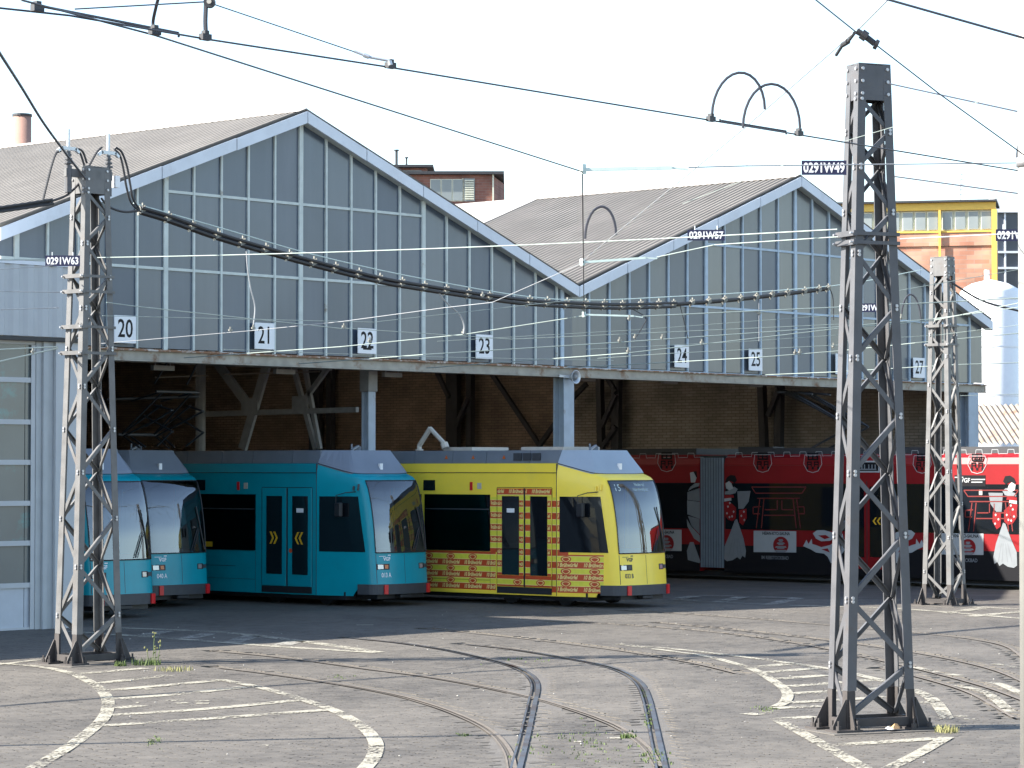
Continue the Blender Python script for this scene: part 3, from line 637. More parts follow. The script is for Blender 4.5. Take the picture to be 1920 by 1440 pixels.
# ------------------------------------------------------------------ lattice towers
NODES = [7.05, 6.67, 6.27, 5.77, 5.30, 4.70, 4.13, 3.49, 2.85, 2.16, 1.45, .72, .15]
bolt_me = MB().tube([(0, 0, 0), (0, -.018, 0)], .019, 8).mesh('bolt'); bolt_me.materials.append(M['bolt'])
HT = 7.42
def tower(x, y, rz, a0, a1, b0, b1, label, paint, bolts=True, tall=HT):
    t = empty('lattice_tower', (x, y, 0), rz); tag(t, label, 'tower', 'lattice catenary towers')
    def hw(z): k = z/tall; return a0+(a1-a0)*k, b0+(b1-b0)*k
    def corner(sx, sy, z): a, b = hw(z); return Vector((sx*a, sy*b, z))
    W, T = .115, .014
    ZS = .45
    for sx in (-1, 1):
        for sy in (-1, 1):
            for (za, zb, mt, nm, gr) in ((ZS, tall, paint, 'leg', 0), (0.02, ZS-.002, M['tower_base'], 'leg_foot', .003)):
                m = MB(); p, q = corner(sx, sy, za), corner(sx, sy, zb)
                def L(c, w, g):       # L section
                    return [c+Vector((sx*g, sy*g, 0)), c+Vector((-sx*w, sy*g, 0)), c+Vector((-sx*w, -sy*T, 0)), c+Vector((-sx*T, -sy*T, 0)), c+Vector((-sx*T, -sy*w, 0)), c+Vector((sx*g, -sy*w, 0))]
                lo, hi = L(p, W, gr), L(q, W*.85, gr)
                m.add(lo+hi, [(0,1,2,3),(0,3,4,5),(6,9,8,7),(6,11,10,9)]+[(i, (i+1) % 6, 6+(i+1) % 6, 6+i) for i in range(6)])
                m.build(nm, mt, t)
            # gussets, base plate and anchor bolts
            c = corner(sx, sy, 0.02); m = MB()
            m.prism([c+Vector((sx*.005, 0, 0)), c+Vector((sx*.17, 0, 0)), c+Vector((sx*.17, 0, .05)), c+Vector((sx*.01, 0, .34)), c+Vector((sx*.002, 0, .34))], (0, -sy*.016, 0))
            m.prism([c+Vector((-sx*.03, sy*.005, 0)), c+Vector((-sx*.03, sy*.12, 0)), c+Vector((-sx*.03, sy*.12, .05)), c+Vector((-sx*.03, sy*.01, .34))], (-sx*.016, 0, 0))
            m.build('gusset', M['tower_base'], t)
            MB().box(min(c.x-sx*.13, c.x+sx*.20), max(c.x-sx*.13, c.x+sx*.20), min(c.y-sy*.12, c.y+sy*.14), max(c.y-sy*.12, c.y+sy*.14), -.02, .03).build('base_plate', M['tower_base'], t)
            for bx, by in ((.14, .07), (.14, -.07), (-.08, .1)):
                bb = MB().tube([(c.x+sx*bx, c.y+sy*by, .03), (c.x+sx*bx, c.y+sy*by, .075)], .034, 6); bb.tube([(c.x+sx*bx, c.y+sy*by, .075), (c.x+sx*bx, c.y+sy*by, .13)], .016, 6)
                bb.build('anchor_bolt', M['tower_base'], t)
    MB().box(-a0-.30, a0+.30, -b0-.26, b0+.26, -.02, .006).build('footing', M['concrete'], t)
    for s in (-1, 1):
        MB().bar(corner(-1, s, .10)+Vector((.1, 0, 0)), corner(1, s, .10)-Vector((.1, 0, 0)), .05, .09).build('base_beam', M['tower_base'], t)
        MB().bar(corner(s, -1, .10)+Vector((0, .1, 0)), corner(s, 1, .10)-Vector((0, .1, 0)), .05, .09).build('base_beam', M['tower_base'], t)
    # lacing bars
    for face in range(4):
        for i in range(len(NODES)-1):
            z0, z1 = NODES[i], NODES[i+1]; f = (i % 2 == 0) != (face in (1, 3))
            e = .045
            if face in (0, 1):
                sy = -1 if face == 0 else 1; dy = sy*.004
                A_, B_ = corner(-1, sy, z0 if f else z1), corner(1, sy, z1 if f else z0)
                A_ += Vector((e, 0, -.02 if f else .02)); B_ += Vector((-e, 0, .02 if f else -.02))
                off = Vector((0, -sy*(.022 if face == 0 else .022), 0)); sd_ = (0, 1, 0)
            else:
                sx = -1 if face == 2 else 1
                A_, B_ = corner(sx, -1, z0 if f else z1), corner(sx, 1, z1 if f else z0)
                A_ += Vector((0, e, -.02 if f else .02)); B_ += Vector((0, -e, .02 if f else -.02))
                off = Vector((-sx*.022, 0, 0)); sd_ = (1, 0, 0)
            w = .045+.018*(1-z0/tall)
            m = MB().bar(A_+off, B_+off, .012, w, side=sd_)
            d = (B_-A_).normalized(); sdv = Vector(sd_); nrm = d.cross(sdv)
            m.bar(A_+off*1.9+nrm*w*.46, B_+off*1.9+nrm*w*.46, .032, .010, side=sd_)
            m.build('lacing_bar', paint, t)
            if bolts and face in (0, 2):
                for q in (A_, B_):
                    o = link('bolt', bolt_me, None, t)
                    if face == 0: o.location = q+Vector((0, -.001, 0)); 
                    else: o.location = q+Vector((-.001, 0, 0)); o.rotation_euler = (0, 0, -math.pi/2)
    # riveted head
    a, b = hw(tall-.2)
    for s in (-1, 1):
        MB().box(-a+.03, a-.03, s*(b-.008)-.006, s*(b-.008)+.006, tall-.40, tall-.005).build('head_plate', paint, t)
        MB().box(s*(a-.008)-.006, s*(a-.008)+.006, -b+.03, b-.03, tall-.40, tall-.005).build('head_plate', paint, t)
    MB().box(-a1+.0, a1-.0, -b1, b1, tall, tall+.012).build('head_cover', paint, t)
    for s in (-1, 1):
        for zz in (.05, .19, .33):
            a, b = hw(tall-zz)
            o = link('bolt', bolt_me, None, t); o.location = (s*(a-.05), -b-.001, tall-zz)
            o = link('bolt', bolt_me, None, t); o.location = (-a-.001, s*(b-.04), tall-zz); o.rotation_euler = (0, 0, -math.pi/2)
    return t
def clamp_band(t, z, a0, a1, b0, b1, mt, ext=.05):
    k = z/HT; a = a0+(a1-a0)*k; b = b0+(b1-b0)*k
    MB().box(-a-.05, -a-.004, -b-ext, b+ext, z-.03, z+.03).build('clamp_bar', mt, t)
    MB().box(-a-.02, a+.02, -b-.03, -b-.002, z-.02, z+.02).build('clamp_bar', mt, t)
    for q in (-1, 1): MB().tube([(-a-.09, q*(b+ext*.6), z), (-a-.03, q*(b+ext*.6), z)], .014, 6).build('tie_bolt', M['bolt'], t)
t1 = tower(-12.58, -8.63, 0, .44, .225, .26, .17, 'lattice tower carrying the thick black cables beside the annex door', M['tower_light'])
t2 = tower(-13.52, -23.38, math.radians(-25), .44, .205, .22, .135, 'largest lattice tower, nearest the camera, with riveted head', M['tower'])
t3 = tower(10.95, -8.38, 0, .29, .15, .37, .21, 'smallest lattice tower, standing far back before the red tram', M['tower_light'])
for z in (5.02, 5.55, 5.78, 4.63): clamp_band(t1, z, .44, .225, .26, .17, M['tower_light'])
for z in (5.52, 5.42): clamp_band(t2, z, .44, .205, .22, .135, M['tower'])
for z in (5.55, 5.95): clamp_band(t3, z, .29, .15, .37, .21, M['tower_light'])
# insulator posts and arm on the left tower
T1L = Vector((-12.58, -8.63, 0)); ia = at(128, 320, Y=-8.63)-T1L; ib = at(203, 320, Y=-8.63)-T1L
MB().box(ia.x-.06, ib.x+.06, -.03, .03, 7.26, 7.38).build('cross_arm', M['tower_light'], t1)
for q in (ia, ib):
    ins = empty('insulator', (q.x, 0, 0), parent=t1)
    MB().tube([(0, 0, 7.02), (0, 0, 7.42)], .055, 10).build('post', M['tower'], ins)
    m = MB()
    for k in range(3): m.tube([(0, 0, 7.45+k*.06), (0, 0, 7.475+k*.06)], .07-.01*k, 10)
    m.tube([(0, 0, 7.42), (0, 0, 7.64)], .035, 8); m.build('shed', M['tower'], ins); MB().tube([(0, 0, 7.64), (0, 0, 7.97)], .025, 8).build('pin', M['galv'], ins)
    m = MB(); m.bar((-.14, 0, 7.68), (.14, 0, 7.68), .05, .05); m.bar((-.20, 0, 7.63), (-.12, 0, 7.69), .05, .04); m.bar((.12, 0, 7.69), (.20, 0, 7.63), .05, .04); m.build('terminal', M['galv'], ins)
MB().box(ib.x+.10, ib.x+.19, -.05, .05, 7.16, 7.34).build('junction_box', M['white'], t1)
# a cable conduit on the near tower leg
MB().tube([(.43, -.15, .1), (.355, -.13, 1.55)], .035, 8).build('conduit', M['tower'], t2)

# ------------------------------------------------------------------ trams
OFFZ = [(.0, 0), (.47, 0), (1.13, .05), (1.7, .11), (2.2, .20), (2.5, .29), (2.66, .38), (2.74, .48), (2.80, .69), (4, .69)]
def offz(z): return float(np.interp(z, [a for a, _ in OFFZ], [b for _, b in OFFZ]))
PU, PC, PS = [], [], []
_half = [(1.0, 1.18, 1.47), (.9, 1.108, 1.165), (.8, 1.035, .86), (.7, .96, .555), (.64, .912, .37), (.60, .880, .26), (.57, .855, .185), (.54, .822, .125), (.52, .793, .092), (.5, .757, .068), (.47, .70, .046), (.43, .63, .030), (.4, .58, .020)]
for u_, c_, s_ in _half: PU.append(-u_); PC.append(-c_); PS.append(s_)
for k_ in range(-9, 10): u_ = .4*k_/10; PU.append(u_); PC.append(u_/.4*.58); PS.append(-.03+.05*(u_/.4)**2)
for u_, c_, s_ in reversed(_half): PU.append(u_); PC.append(c_); PS.append(s_)
def nose_raw(u, z):
    c = float(np.interp(u, PU, PC)); s0 = float(np.interp(u, PU, PS)); w = min(1, max(0, 1-s0/1.47))
    return c, s0+offz(z)*w
def nose_pt(u, z, o=0.0):
    c, s = nose_raw(u, z)
    if o:
        e = .01; c1, s1 = nose_raw(u-e, z); c2, s2 = nose_raw(u+e, z); tx, ty = c2-c1, s2-s1; L = math.hypot(tx, ty) or 1
        c += ty/L*o; s -= tx/L*o
    if z > 2.82: c *= 1-.042*min(1, (z-2.82)/.2)
    return Vector((c, s, z))
def ztop(u):
    s0 = float(np.interp(u, PU, PS)); w = min(1, max(0, 1-s0/1.47)); st = s0+.69*w
    return 2.8+.22*min(1, max(0, (st-.69)/.78))
def side_pt(s, z, o=0.0):
    if s >= 1.47: return Vector((-1.18-o, s, z))
    f = offz(z); s0 = (s-f)/(1-f/1.47); return nose_pt(-float(np.interp(s0, [h_[2] for h_ in reversed(_half)], [h_[0] for h_ in reversed(_half)])), z, o)
def slab(fn, rows, o0, o1):   # closed panel between two offsets of a surface; rows of (param) pairs
    m = MB(); R0 = [[fn(a, b, o1) for a, b in r] for r in rows]; m.grid(R0)
    n = len(rows[0]); k = len(rows)
    rim = [(0, j) for j in range(n)]+[(i, n-1) for i in range(1, k)]+[(k-1, j) for j in range(n-2, -1, -1)]+[(i, 0) for i in range(k-2, 0, -1)]
    top = [fn(*rows[i][j], o1) for i, j in rim]; bot = [fn(*rows[i][j], o0) for i, j in rim]; q = len(rim)
    m.add(top+bot, [(i, (i+1) % q, q+(i+1) % q, q+i) for i in range(q)]); return m
US = list(PU)
def rect_side(s0, s1, z0, z1, o0, o1, ns=6, sl=0.0, nz=5):
    rows = [[(s0+(s1-s0)*j/ns+(sl*i/nz if j == 0 else 0)*1.0, z0+(z1-z0)*i/nz) for j in range(ns+1)] for i in range(nz+1)]
    return slab(side_pt, rows, o0, o1)

def tram(Xc, Yn, paint, number, label, yellow=False, L=15.0, dest=None):
    t = empty('tram', (Xc, Yn, 0)); tag(t, label, 'tram', 'trams in the depot')
    P = M[paint]
    # shell of the cab
    TL = [0, .1, .2, .2854, .4, .5, .6, .7, .8, .87, .9378, .96, .98, .99, 1]
    rows = [[nose_pt(u, .47+(ztop(u)-.47)*k) for u in US] for k in TL]
    m = MB(); nU = len(US); m.v = [tuple(p) for r in rows for p in r]
    for i in range(len(TL)-1):
        for j in range(nU-1):
            if 3 <= i < 10 and US[j] >= -.5001 and US[j+1] <= .5001: continue      # opening of the windscreen
            a = i*nU+j; m.f.append((a, a+1, a+nU+1, a+nU))
    m.build('cab_shell', P, t, True)
    # inside of the cab: lining, dash, driver's seat
    MB().box(-1.05, 1.05, 1.44, 1.472, .5, 2.78).build('cab_bulkhead', M['cab_in'], t)
    MB().box(-.80, .80, .30, 1.43, .50, .56).build('cab_floor', M['cab_in'], t)
    ds = MB().add([(-.72, .14, 1.08), (.72, .14, 1.08), (.66, .62, 1.22), (-.66, .62, 1.22), (-.72, .14, .56), (.72, .14, .56), (.66, .62, .56), (-.66, .62, .56)], [(0,1,2,3),(4,7,6,5),(0,4,5,1),(1,5,6,2),(2,6,7,3),(3,7,4,0)]).build('dash', M['dash' if yellow else 'cab_in'], t)
    bevel(MB().box(-.25, .25, 1.18, 1.30, .95, 1.75).build('driver_seat', M['seat'], t), .04)
    bevel(MB().box(-.25, .25, .82, 1.20, .90, 1.02).build('driver_seat', M['seat'], t), .03)
    MB().box(-.70, .70, .66, .72, 2.50, 2.66).build('display_box', M['rubber'], t)
    for sg in (-1, 1):
        rr = [[nose_pt(sg*u, z) for u in (1, .9, .8, .7, .66+.0)] for z in (.22, .30, .40, .47)]
        rr[0][-1] = nose_pt(sg*.705, .22); rr[1][-1] = nose_pt(sg*.69, .30)
        MB().grid(rr).build('cab_skirt', P, t, True)
    # grey cap
    ring_, top = [], []
    for u in US:
        ring_.append(nose_pt(u, ztop(u)+.001, .012)); a = abs(u); sg = -1 if u < 0 else 1
        if a >= .5: k = (a-.5)/.5; top.append(Vector((sg*(.60+.40*k), 1.02+.45*k, 3.30)))
        else: top.append(Vector((u/.5*.60, 1.02-.03*(1-(a/.5)**2), 3.30)))
    mid = [a.lerp(b, .12)+Vector((0, 0, .012)) for a, b in zip(ring_, top)]
    m = MB().grid([[p-Vector((0, 0, .03)) for p in ring_], ring_, mid, top]); m.poly(top)
    cap = m.build('roof_cap', M['tram_cap' if yellow else 'cap_dark'], t)
    MB().box(-.03, .05, .70, .76, 2.86, 3.02).build('roof_lamp', M['white'], cap)
    m = MB(); m.bar((-.35, 1.25, 3.31), (-.05, 1.35, 3.40), .05, .04); m.bar((-.05, 1.35, 3.34), (.05, 1.45, 3.34), .12, .1); m.tube([(-.3, 1.3, 3.3), (-.3, 1.3, 3.44)], .02, 6); m.build('aerial', M['tram_grey'], cap)
    # body
    prof = [(-1.18, .22), (-1.18, 2.805), (-1.165, 2.82), (-1.13, 3.02), (1.13, 3.02), (1.165, 2.82), (1.18, 2.805), (1.18, .22)]
    up_ = [(-1.18, 2.34), (-1.18, 2.805), (-1.165, 2.82), (-1.13, 3.02), (1.13, 3.02), (1.165, 2.82), (1.18, 2.805), (1.18, 2.34)]
    MB().prism([(c, 1.475, z) for c, z in up_], (0, L-1.475, 0)).build('roof', P, t)
    MB().box(-1.12, 1.12, 1.475, L, .30, .42).build('floor', M['cab_in'], t)
    for sg in (-1, 1):
        x0_, x1_ = (-1.18, -1.125) if sg < 0 else (1.125, 1.18)
        MB().box(x0_, x1_, 1.475, L, .22, 1.15).build('side_wall', P, t)
        for pa0, pa1 in ((1.475, 3.37), (5.30, 5.42), (7.30, 7.45), (9.30, 10.9), (13.0, L)):
            MB().box(x0_, x1_, pa0, pa1, 1.15, 2.34).build('pillar', P, t)
    MB().box(-1.12, 1.12, L-.04, L, .42, 2.34).build('end_wall', M['cab_in'], t)
    for k in range(9):
        s_ = 3.6+k*.82
        for c_ in (-.82, .42):
            bevel(MB().box(c_, c_+.42, s_, s_+.10, .80, 1.55).build('seat_back', M['seat'], t), .03); MB().box(c_, c_+.42, s_+.101, s_+.45, .78, .88).build('seat', M['seat'], t)
    for s_ in (3.5, 5.9, 8.4): MB().tube([(-.45, s_, .42), (-.45, s_, 2.34)], .018, 8).build('grab_rod', M['rod'], t)
    for sg in (-1, 1):
        MB().box(sg*1.174-.009, sg*1.174+.009, 1.5, L, 2.812, 2.828).build('roof_seam', M['rubber'], t)
    s = 1.475; k = 0; fr = empty('roof_fairing', (0, 0, 0), parent=t)
    for ln in (.85, 1.25, 1.0, 1.15, .7, 1.2, 1.2, 1.2, 1.2, 1.2, 1.2):
        e = min(s+ln, L); m = MB().prism([(-1.085, s+.006, 3.025), (-1.05, s+.006, 3.30), (1.05, s+.006, 3.30), (1.085, s+.006, 3.025)], (0, e-s-.012, 0)); m.build('fairing_panel', M['tram_grey'], fr)
        s = e
    if yellow:
        m = MB(); 
        for q in range(3):
            m.box(-1.10, -1.08, 2.0+.27*q, 2.23+.27*q, 3.08, 3.24)
        m.build('vent_grille', M['bumper'], fr)['kind'] = 'stuff'
        MB().box(-.7, .5, 1.7, 2.9, 3.305, 3.375).build('air_unit', M['cream'], t)
        MB().box(-.7, .5, 4.35, 5.2, 3.305, 3.38).build('air_unit', M['cream'], t)
        m = MB(); pp = [(-.9, 5.75, 3.31), (-.9, 5.75, 3.42), (-.9, 5.42, 3.80), (-.9, 5.0, 3.47), (-.9, 4.95, 3.36)]
        m.tube(pp[:3], .055, 8); m.tube(pp[2:4], .05, 8); m.tube(pp[3:], .085, 8); m.tube([(-.9, 5.75, 3.31), (-.9, 5.75, 3.34)], .09, 8)
        m.build('pantograph_arm', M['cream'], t)
        for sx_ in (3.0, 3.9, 4.7): MB().prism([(-1.098, sx_, 3.12), (-1.098, sx_+.09, 3.12), (-1.098, sx_+.045, 3.20)], (.006, 0, 0)).build('warning_triangle', M['amber'], fr)
    MB().box(-1.02, 1.02, .75, L, .13, .30).build('underframe', M['rubber'], t)
    MB().box(-.70, .70, .12, .8, .16, .30).build('underframe', M['rubber'], t)
    for sw in (1.55, 3.1):
        for sg in (-1, 1):
            MB().tube([(sg*.68, sw, .30), (sg*.80, sw, .30)], .29, 16).build('wheel', M['rubber'], t)
    # bumper and lamps
    bu = [u for u in US if abs(u) <= .66]+[]
    bu = [-.665]+bu+[.665]
    bp_ = slab(nose_pt, [[(u, z) for u in bu] for z in (.26, .30, .40, .472)], -.05, .045).build('bumper', M['bumper'], t)
    for u in (-.40, .47):
        bevel(slab(nose_pt, [[(u-.03, z), (u, z), (u+.03, z)] for z in (.265, .36, .46)], .046, .075).build('tail_lamp', M['redlamp'], t), .006)
    for u, fl in ((-.40, 1), (.415, 0)):
        hl = slab(nose_pt, [[(u-.10, z), (u, z), (u+.10, z)] for z in (.78, .84, .90)], -.02, .005).build('headlight', M['rubber'], t)
        slab(nose_pt, [[(u-.085+.0, z), (u-.01, z)] for z in (.795, .84, .885)], .004, .012).build('lens', M['lamp'], hl)
        slab(nose_pt, [[(u+.015, z), (u+.075, z)] for z in (.80, .84, .88)], .004, .011).build('indicator', M['amber' if fl and not yellow else 'bumper'], hl)
    # windscreen with dark rim, wipers, dash
    zz = list(np.linspace(1.135, 2.655, 13)); wu = [u for u in US if abs(u) <= .505]
    def wfn(u, z, o):
        return nose_pt(u, z, o)
    ws = slab(wfn, [[(u*1.0, z) for u in wu] for z in zz], -.01, .008).build('windscreen', M['windshield'], t, True)
    rim = MB(); 
    path = [wfn(u, 1.135, .012) for u in wu]+[wfn(.5, z, .012) for z in zz[1:]]+[wfn(u, 2.655, .012) for u in reversed(wu[:-1])]+[wfn(-.5, z, .012) for z in reversed(zz[1:-1])]
    rim.tube(path+[path[0]], .012, 5, caps=False); rim.build('rubber_rim', M['rubber'], ws)
    m = MB(); a, b = nose_pt(.18, 1.17, .03), nose_pt(.34, 1.62, .03); m.tube([a, b], .010, 5); a2, b2 = nose_pt(.23, 1.17, .03), nose_pt(.38, 1.62, .03); m.tube([a2, b2], .008, 5); m.tube([nose_pt(.46, 1.2, .035), nose_pt(.36, 2.1, .035)], .013, 5); m.tube([b, nose_pt(.37, 1.66, .035)], .008, 5)
    m.build('wiper', M['rubber'], ws)
    if dest:
        lettering('destination', dest[0], .2, M['wire_green'], ws, lambda u, v: nose_pt(-.40+u*.62, 2.50+v, .0115))
        [lettering('destination', d_, .09, M['wire_green'], ws, lambda u, v, q=q: nose_pt(.08+u*.62, q+v, .0115)) for d_, q in zip(dest[1].split('|'), (2.57, 2.47))]
    # logo and number on the front
    fg = 'white' if not yellow else 'bumper'
    lo = lettering('logo', 'VGF', .105, M[fg], t, lambda u, v: nose_pt(-.34+u*.64, 1.0+v, .004), bold=.004)
    mm = slab(nose_pt, [[(-.46, z), (-.40, z), (-.36, z)] for z in (1.055, 1.065)], .0, .003); mm.add([nose_pt(u_, z_, .004) for u_, z_ in ((-.32, 1.07), (-.27, 1.07), (-.27, 1.09), (-.32, 1.09))], [(0, 1, 2, 3)]); mm.build('logo_bar', M[fg], t)
    lettering('fleet_number', number, .13, M[fg], t, lambda u, v: nose_pt(-.36+u*.64, .66+v, .004), font_scale=(.8, 1), bold=.003)
    slab(nose_pt, [[(-.003, z), (.003, z)] for z in (.49, .8, 1.1)], -.01, .002).build('panel_seam', M['bumper'], t)
    slab(nose_pt, [[(-.503, z), (-.497, z)] for z in (.49, .8, 1.1)], -.01, .002).build('panel_seam', M['bumper'], t)
    # side glass of the cab: slanted front edge
    rows = []
    for i in range(6):
        z = 1.15+(2.32-1.15)*i/5; f = .30+.20*i/5; rows.append([(f+(1.40-f)*j/6, z) for j in range(7)])
    sw_ = slab(side_pt, rows, -.01, .007).build('side_window', M['glass'], t)
    rows = [[(1.466, z), (1.474, z)] for z in (.3, 1.5, 3.0)]
    MB().box(-1.186, -1.15, 1.466, 1.478, .23, 3.015).build('panel_seam', M['bumper'], t)
    m = MB(); a = side_pt(.92, 2.34, .03); m.tube([side_pt(.55, 2.42, .01), side_pt(.75, 2.40, .10), a+Vector((-.10, 0, 0)), a+Vector((-.10, 0, -.16))], .010, 6)
    mi = m.build('mirror_arm', M['rubber'], t); c = a+Vector((-.10, -.08, -.30)); bevel(MB().box(c.x-.05, c.x+.05, c.y-.09, c.y+.09, c.z-.15, c.z+.15).build('mirror', M['rubber'], mi), .02)
    m = MB(); m.tube([side_pt(.50, 2.45, .03), side_pt(.50, 2.58, .03)], .022, 6); m.tube([side_pt(.60, 2.45, .03), side_pt(.60, 2.54, .03)], .022, 6); m.build('camera_mount', M['bumper' if not yellow else 'yellow'], t)
    # saloon windows
    for s0, s1 in ((3.37, 5.30), (5.42, 7.3), (7.45, 9.3), (10.9, 13.0)):
        for sg in (-1, 1):
            wi = MB().box(*((-1.193, -1.182) if sg < 0 else (1.182, 1.193)), s0-.01, s1+.01, 1.14, 2.35).build('side_window', M['saloon'], t)
            if sg < 0:
                MB().box(-1.199, -1.194, s0+.02, s1-.02, 2.02, 2.045).build('window_bar', M['bumper'], wi)
                MB().box(-1.197, -1.194, s0, s1, 1.128, 1.139).build('window_seal', M['rubber'], wi)
    MB().box(-1.19, -1.17, 5.0, 5.35, 2.43, 2.66).build('display', M['glass'], t)
    MB().box(-1.20, -1.17, 3.88, 3.95, 2.44, 2.62).build('marker_lamp', M['redlamp'], t)
    MB().box(-1.19, -1.17, 3.62, 3.74, 2.47, 2.60).build('socket', M['cream'], t)
    MB().tube([p+Vector((0, 0, -.004)) for p in ring_], .009, 5, caps=False).build('cap_seal', M['rubber'], cap)
    for q0, q1, z0, z1 in ((1.590, 1.602, .39, 2.50), (3.160, 3.172, .39, 2.50), (1.602, 3.160, 2.497, 2.510)):
        MB().box(-1.1835, -1.178, q0, q1, z0, z1).build('door_seal', M['rubber'], t)
    for q0 in (3.365, 5.36, 7.375, 9.4): MB().box(-1.1825, -1.178, q0-.004, q0+.004, .24, 1.12).build('panel_seam', M['bumper'], t)
    MB().box(-1.1825, -1.178, 3.38, L-.1, .505, .513).build('panel_seam', M['bumper'], t)
    bevel(MB().box(-.16, .16, -.06, .20, .17, .26).build('coupler', M['rubber'], t), .02)
    # double door
    dr = empty('door', (0, 0, 0), parent=t)
    MB().box(-1.192, -1.15, 1.60, 3.16, .245, .385).build('step', M['rubber'], dr)
    for s0, s1, g0, g1, dirn in ((1.61, 2.345, 1.72, 2.20, 1), (2.395, 3.15, 2.52, 3.01, -1)):
        lf = bevel(MB().box(-1.192, -1.16, s0, s1, .39, 2.49).build('leaf', P, dr), .006)
        gl = MB().box(-1.197, -1.17, g0, g1, .64, 2.32).build('glass', M['glass'], lf)
        if not yellow:
            m = MB(); c0 = (g0+g1)/2
            for q in (-.07, .05):
                o = q; k = dirn*.05; z0 = 1.42
                pts = [(c0+o+k, z0), (c0+o-k*.6, z0+.13), (c0+o-k*.6+.06, z0+.13), (c0+o+k+.06, z0), (c0+o-k*.6+.06, z0-.13), (c0+o-k*.6, z0-.13)]
                m.add([(-1.1985, a_, b_) for a_, b_ in pts], [(0, 1, 2, 3), (0, 3, 4, 5)])
            m.build('chevron', M['chevron'], gl)
    MB().box(-1.1905, -1.16, 2.35, 2.39, .39, 2.49).build('rubber_gap', M['rubber'], dr)
    MB().tube([(-1.2, 2.25, 1.15), (-1.19, 2.25, 1.15)], .05, 10).build('door_button', M['ad_red'], dr)
    MB().box(-1.1985, -1.197, 2.65 if yellow else 1.85, 2.87 if yellow else 2.07, 1.97, 2.06).build('sticker', M['white'], dr)
    for s_ in (3.37,):
        MB().box(-1.187, -1.17, 5.34, 5.40, .3, 1.14).build('panel_seam', P, t)
    if not yellow:
        MB().box(-1.1965, -1.19, 4.75, 5.05, 1.19, 1.30).build('sticker', M['chevron'], t)
        MB().box(-1.1835, -1.175, 4.0, 5.3, .78, .79).build('panel_seam', M['rubber'], t)
    if yellow:
        bands, trims, oval, lime = MB(), MB(), MB(), MB()
        letters = []
        tv, tf = text_mesh('10 Brühwürfel', .115, font_scale=(.78, 1.0), shear=.25, bold=.0035)
        # printed field: rows below the windows along the side and up around the door
        def field(s0, s1, z0, z1, o):
            k0 = int(math.floor((z0-.33)/.257)); z = .33
            for k in range(-1, 9):
                zb = .30+k*.257
                a, b = max(zb, z0), min(zb+.132, z1)
                if b > a+.01: bands.v and None; sl = slab(side_pt, [[(s, zz_) for s in np.linspace(s0, s1, 5)] for zz_ in (a, b)], 0, o); bands.add(sl.v, sl.f)
                for ze in (zb-.012, zb+.132):
                    a, b = max(ze, z0), min(ze+.012, z1)
                    if b > a: sl = slab(side_pt, [[(s, zz_) for s in np.linspace(s0, s1, 5)] for zz_ in (a, b)], 0, o+.0005); trims.add(sl.v, sl.f)
                a, b = max(zb+.144, z0), min(zb+.245, z1)
                if b > a+.01: sl = slab(side_pt, [[(s, zz_) for s in np.linspace(s0, s1, 5)] for zz_ in (a, b)], 0, o); lime.add(sl.v, sl.f)
                # lettering and badges, read towards the nose
                s_lab = .60
                while s_lab < 9.5:
                    zc = zb+.066
                    vs = [(s_lab-u, zc+v) for u, v in tv]
                    if zc+.055 < z1 and zc-.055 > z0:
                        if min(v_[0] for v_ in vs) > s0-.0 and max(v_[0] for v_ in vs) < s1+.0: letters.append(([side_pt(a_, b_, o+.0015) for a_, b_ in vs], tf))
                        elif max(v_[0] for v_ in vs) > s0+.05 and min(v_[0] for v_ in vs) < s1-.05:
                            fs = [f_ for f_ in tf if all(s0 < vs[i][0] < s1 for i in f_)]; letters.append(([side_pt(a_, b_, o+.0015) for a_, b_ in vs], fs))
                    zo = zb+.194
                    for ss in (s_lab,):
                        if s0+.1 < ss < s1-.1 and z0 < zo-.06 and zo+.06 < z1:
                            for rx, rz_, tgt, oo in ((.125, .062, bands, .001), (.095, .042, trims, .002), (.075, .030, bands, .003)):
                                pts = [side_pt(ss+rx*math.cos(a_)*(1), zo+rz_*math.sin(a_)-(0.018*max(0, -math.sin(a_))**6), o+oo) for a_ in np.linspace(0, 2*math.pi, 17)[:-1]]
                                tgt.poly(pts)
                    s_lab += .655
        field(.40, 1.455, .30, 1.10, .002); field(3.20, 9.6, .30, 1.12, .002); field(1.20, 1.455, 1.10, 2.25, .002)
        field(1.48, 1.60, .30, 2.30, .002); field(3.165, 3.36, 1.12, 2.30, .0035)
        field(1.61, 2.345, .40, .635, .0145); field(2.395, 3.15, .40, .635, .0145); field(1.61, 2.345, 2.325, 2.485, .0145); field(2.395, 3.15, 2.325, 2.485, .0145)
        field(1.615, 1.715, .64, 2.32, .0145); field(2.205, 2.34, .64, 2.32, .0145); field(2.40, 2.515, .64, 2.32, .0145); field(3.015, 3.145, .64, 2.32, .0145)
        lime.build('printed_lime', M['ad_olive'], t); bands.build('printed_bands', M['ad_red'], t); trims.build('printed_trim', M['ad_yellow'], t)
        m = MB()
        for v_, f_ in letters: m.add(v_, f_)
        me = bpy.data.meshes.new('printed_lettering'); me.from_pydata(m.v, [], m.f); link('printed_lettering', me, M['ad_yellow'], t)
        MB().box(-1.187, -1.16, 1.5, 9.6, .222, .285).build('sill_strip', M['yellow'], t)
    return t
tram(6.06, -4.19, 'yellow', '033 B', 'yellow tram with red lettered side panels, nose farthest out of the hall', True, dest=('15', 'Niederrad|Haardtwaldplatz'))
tram(3.07, -.02, 'teal', '013 A', 'teal tram with its side and doors showing, fleet number 013 A')
k040 = tram(-.42, 3.12, 'teal', '040 A', 'teal tram farthest inside the hall, fleet number 040 A')
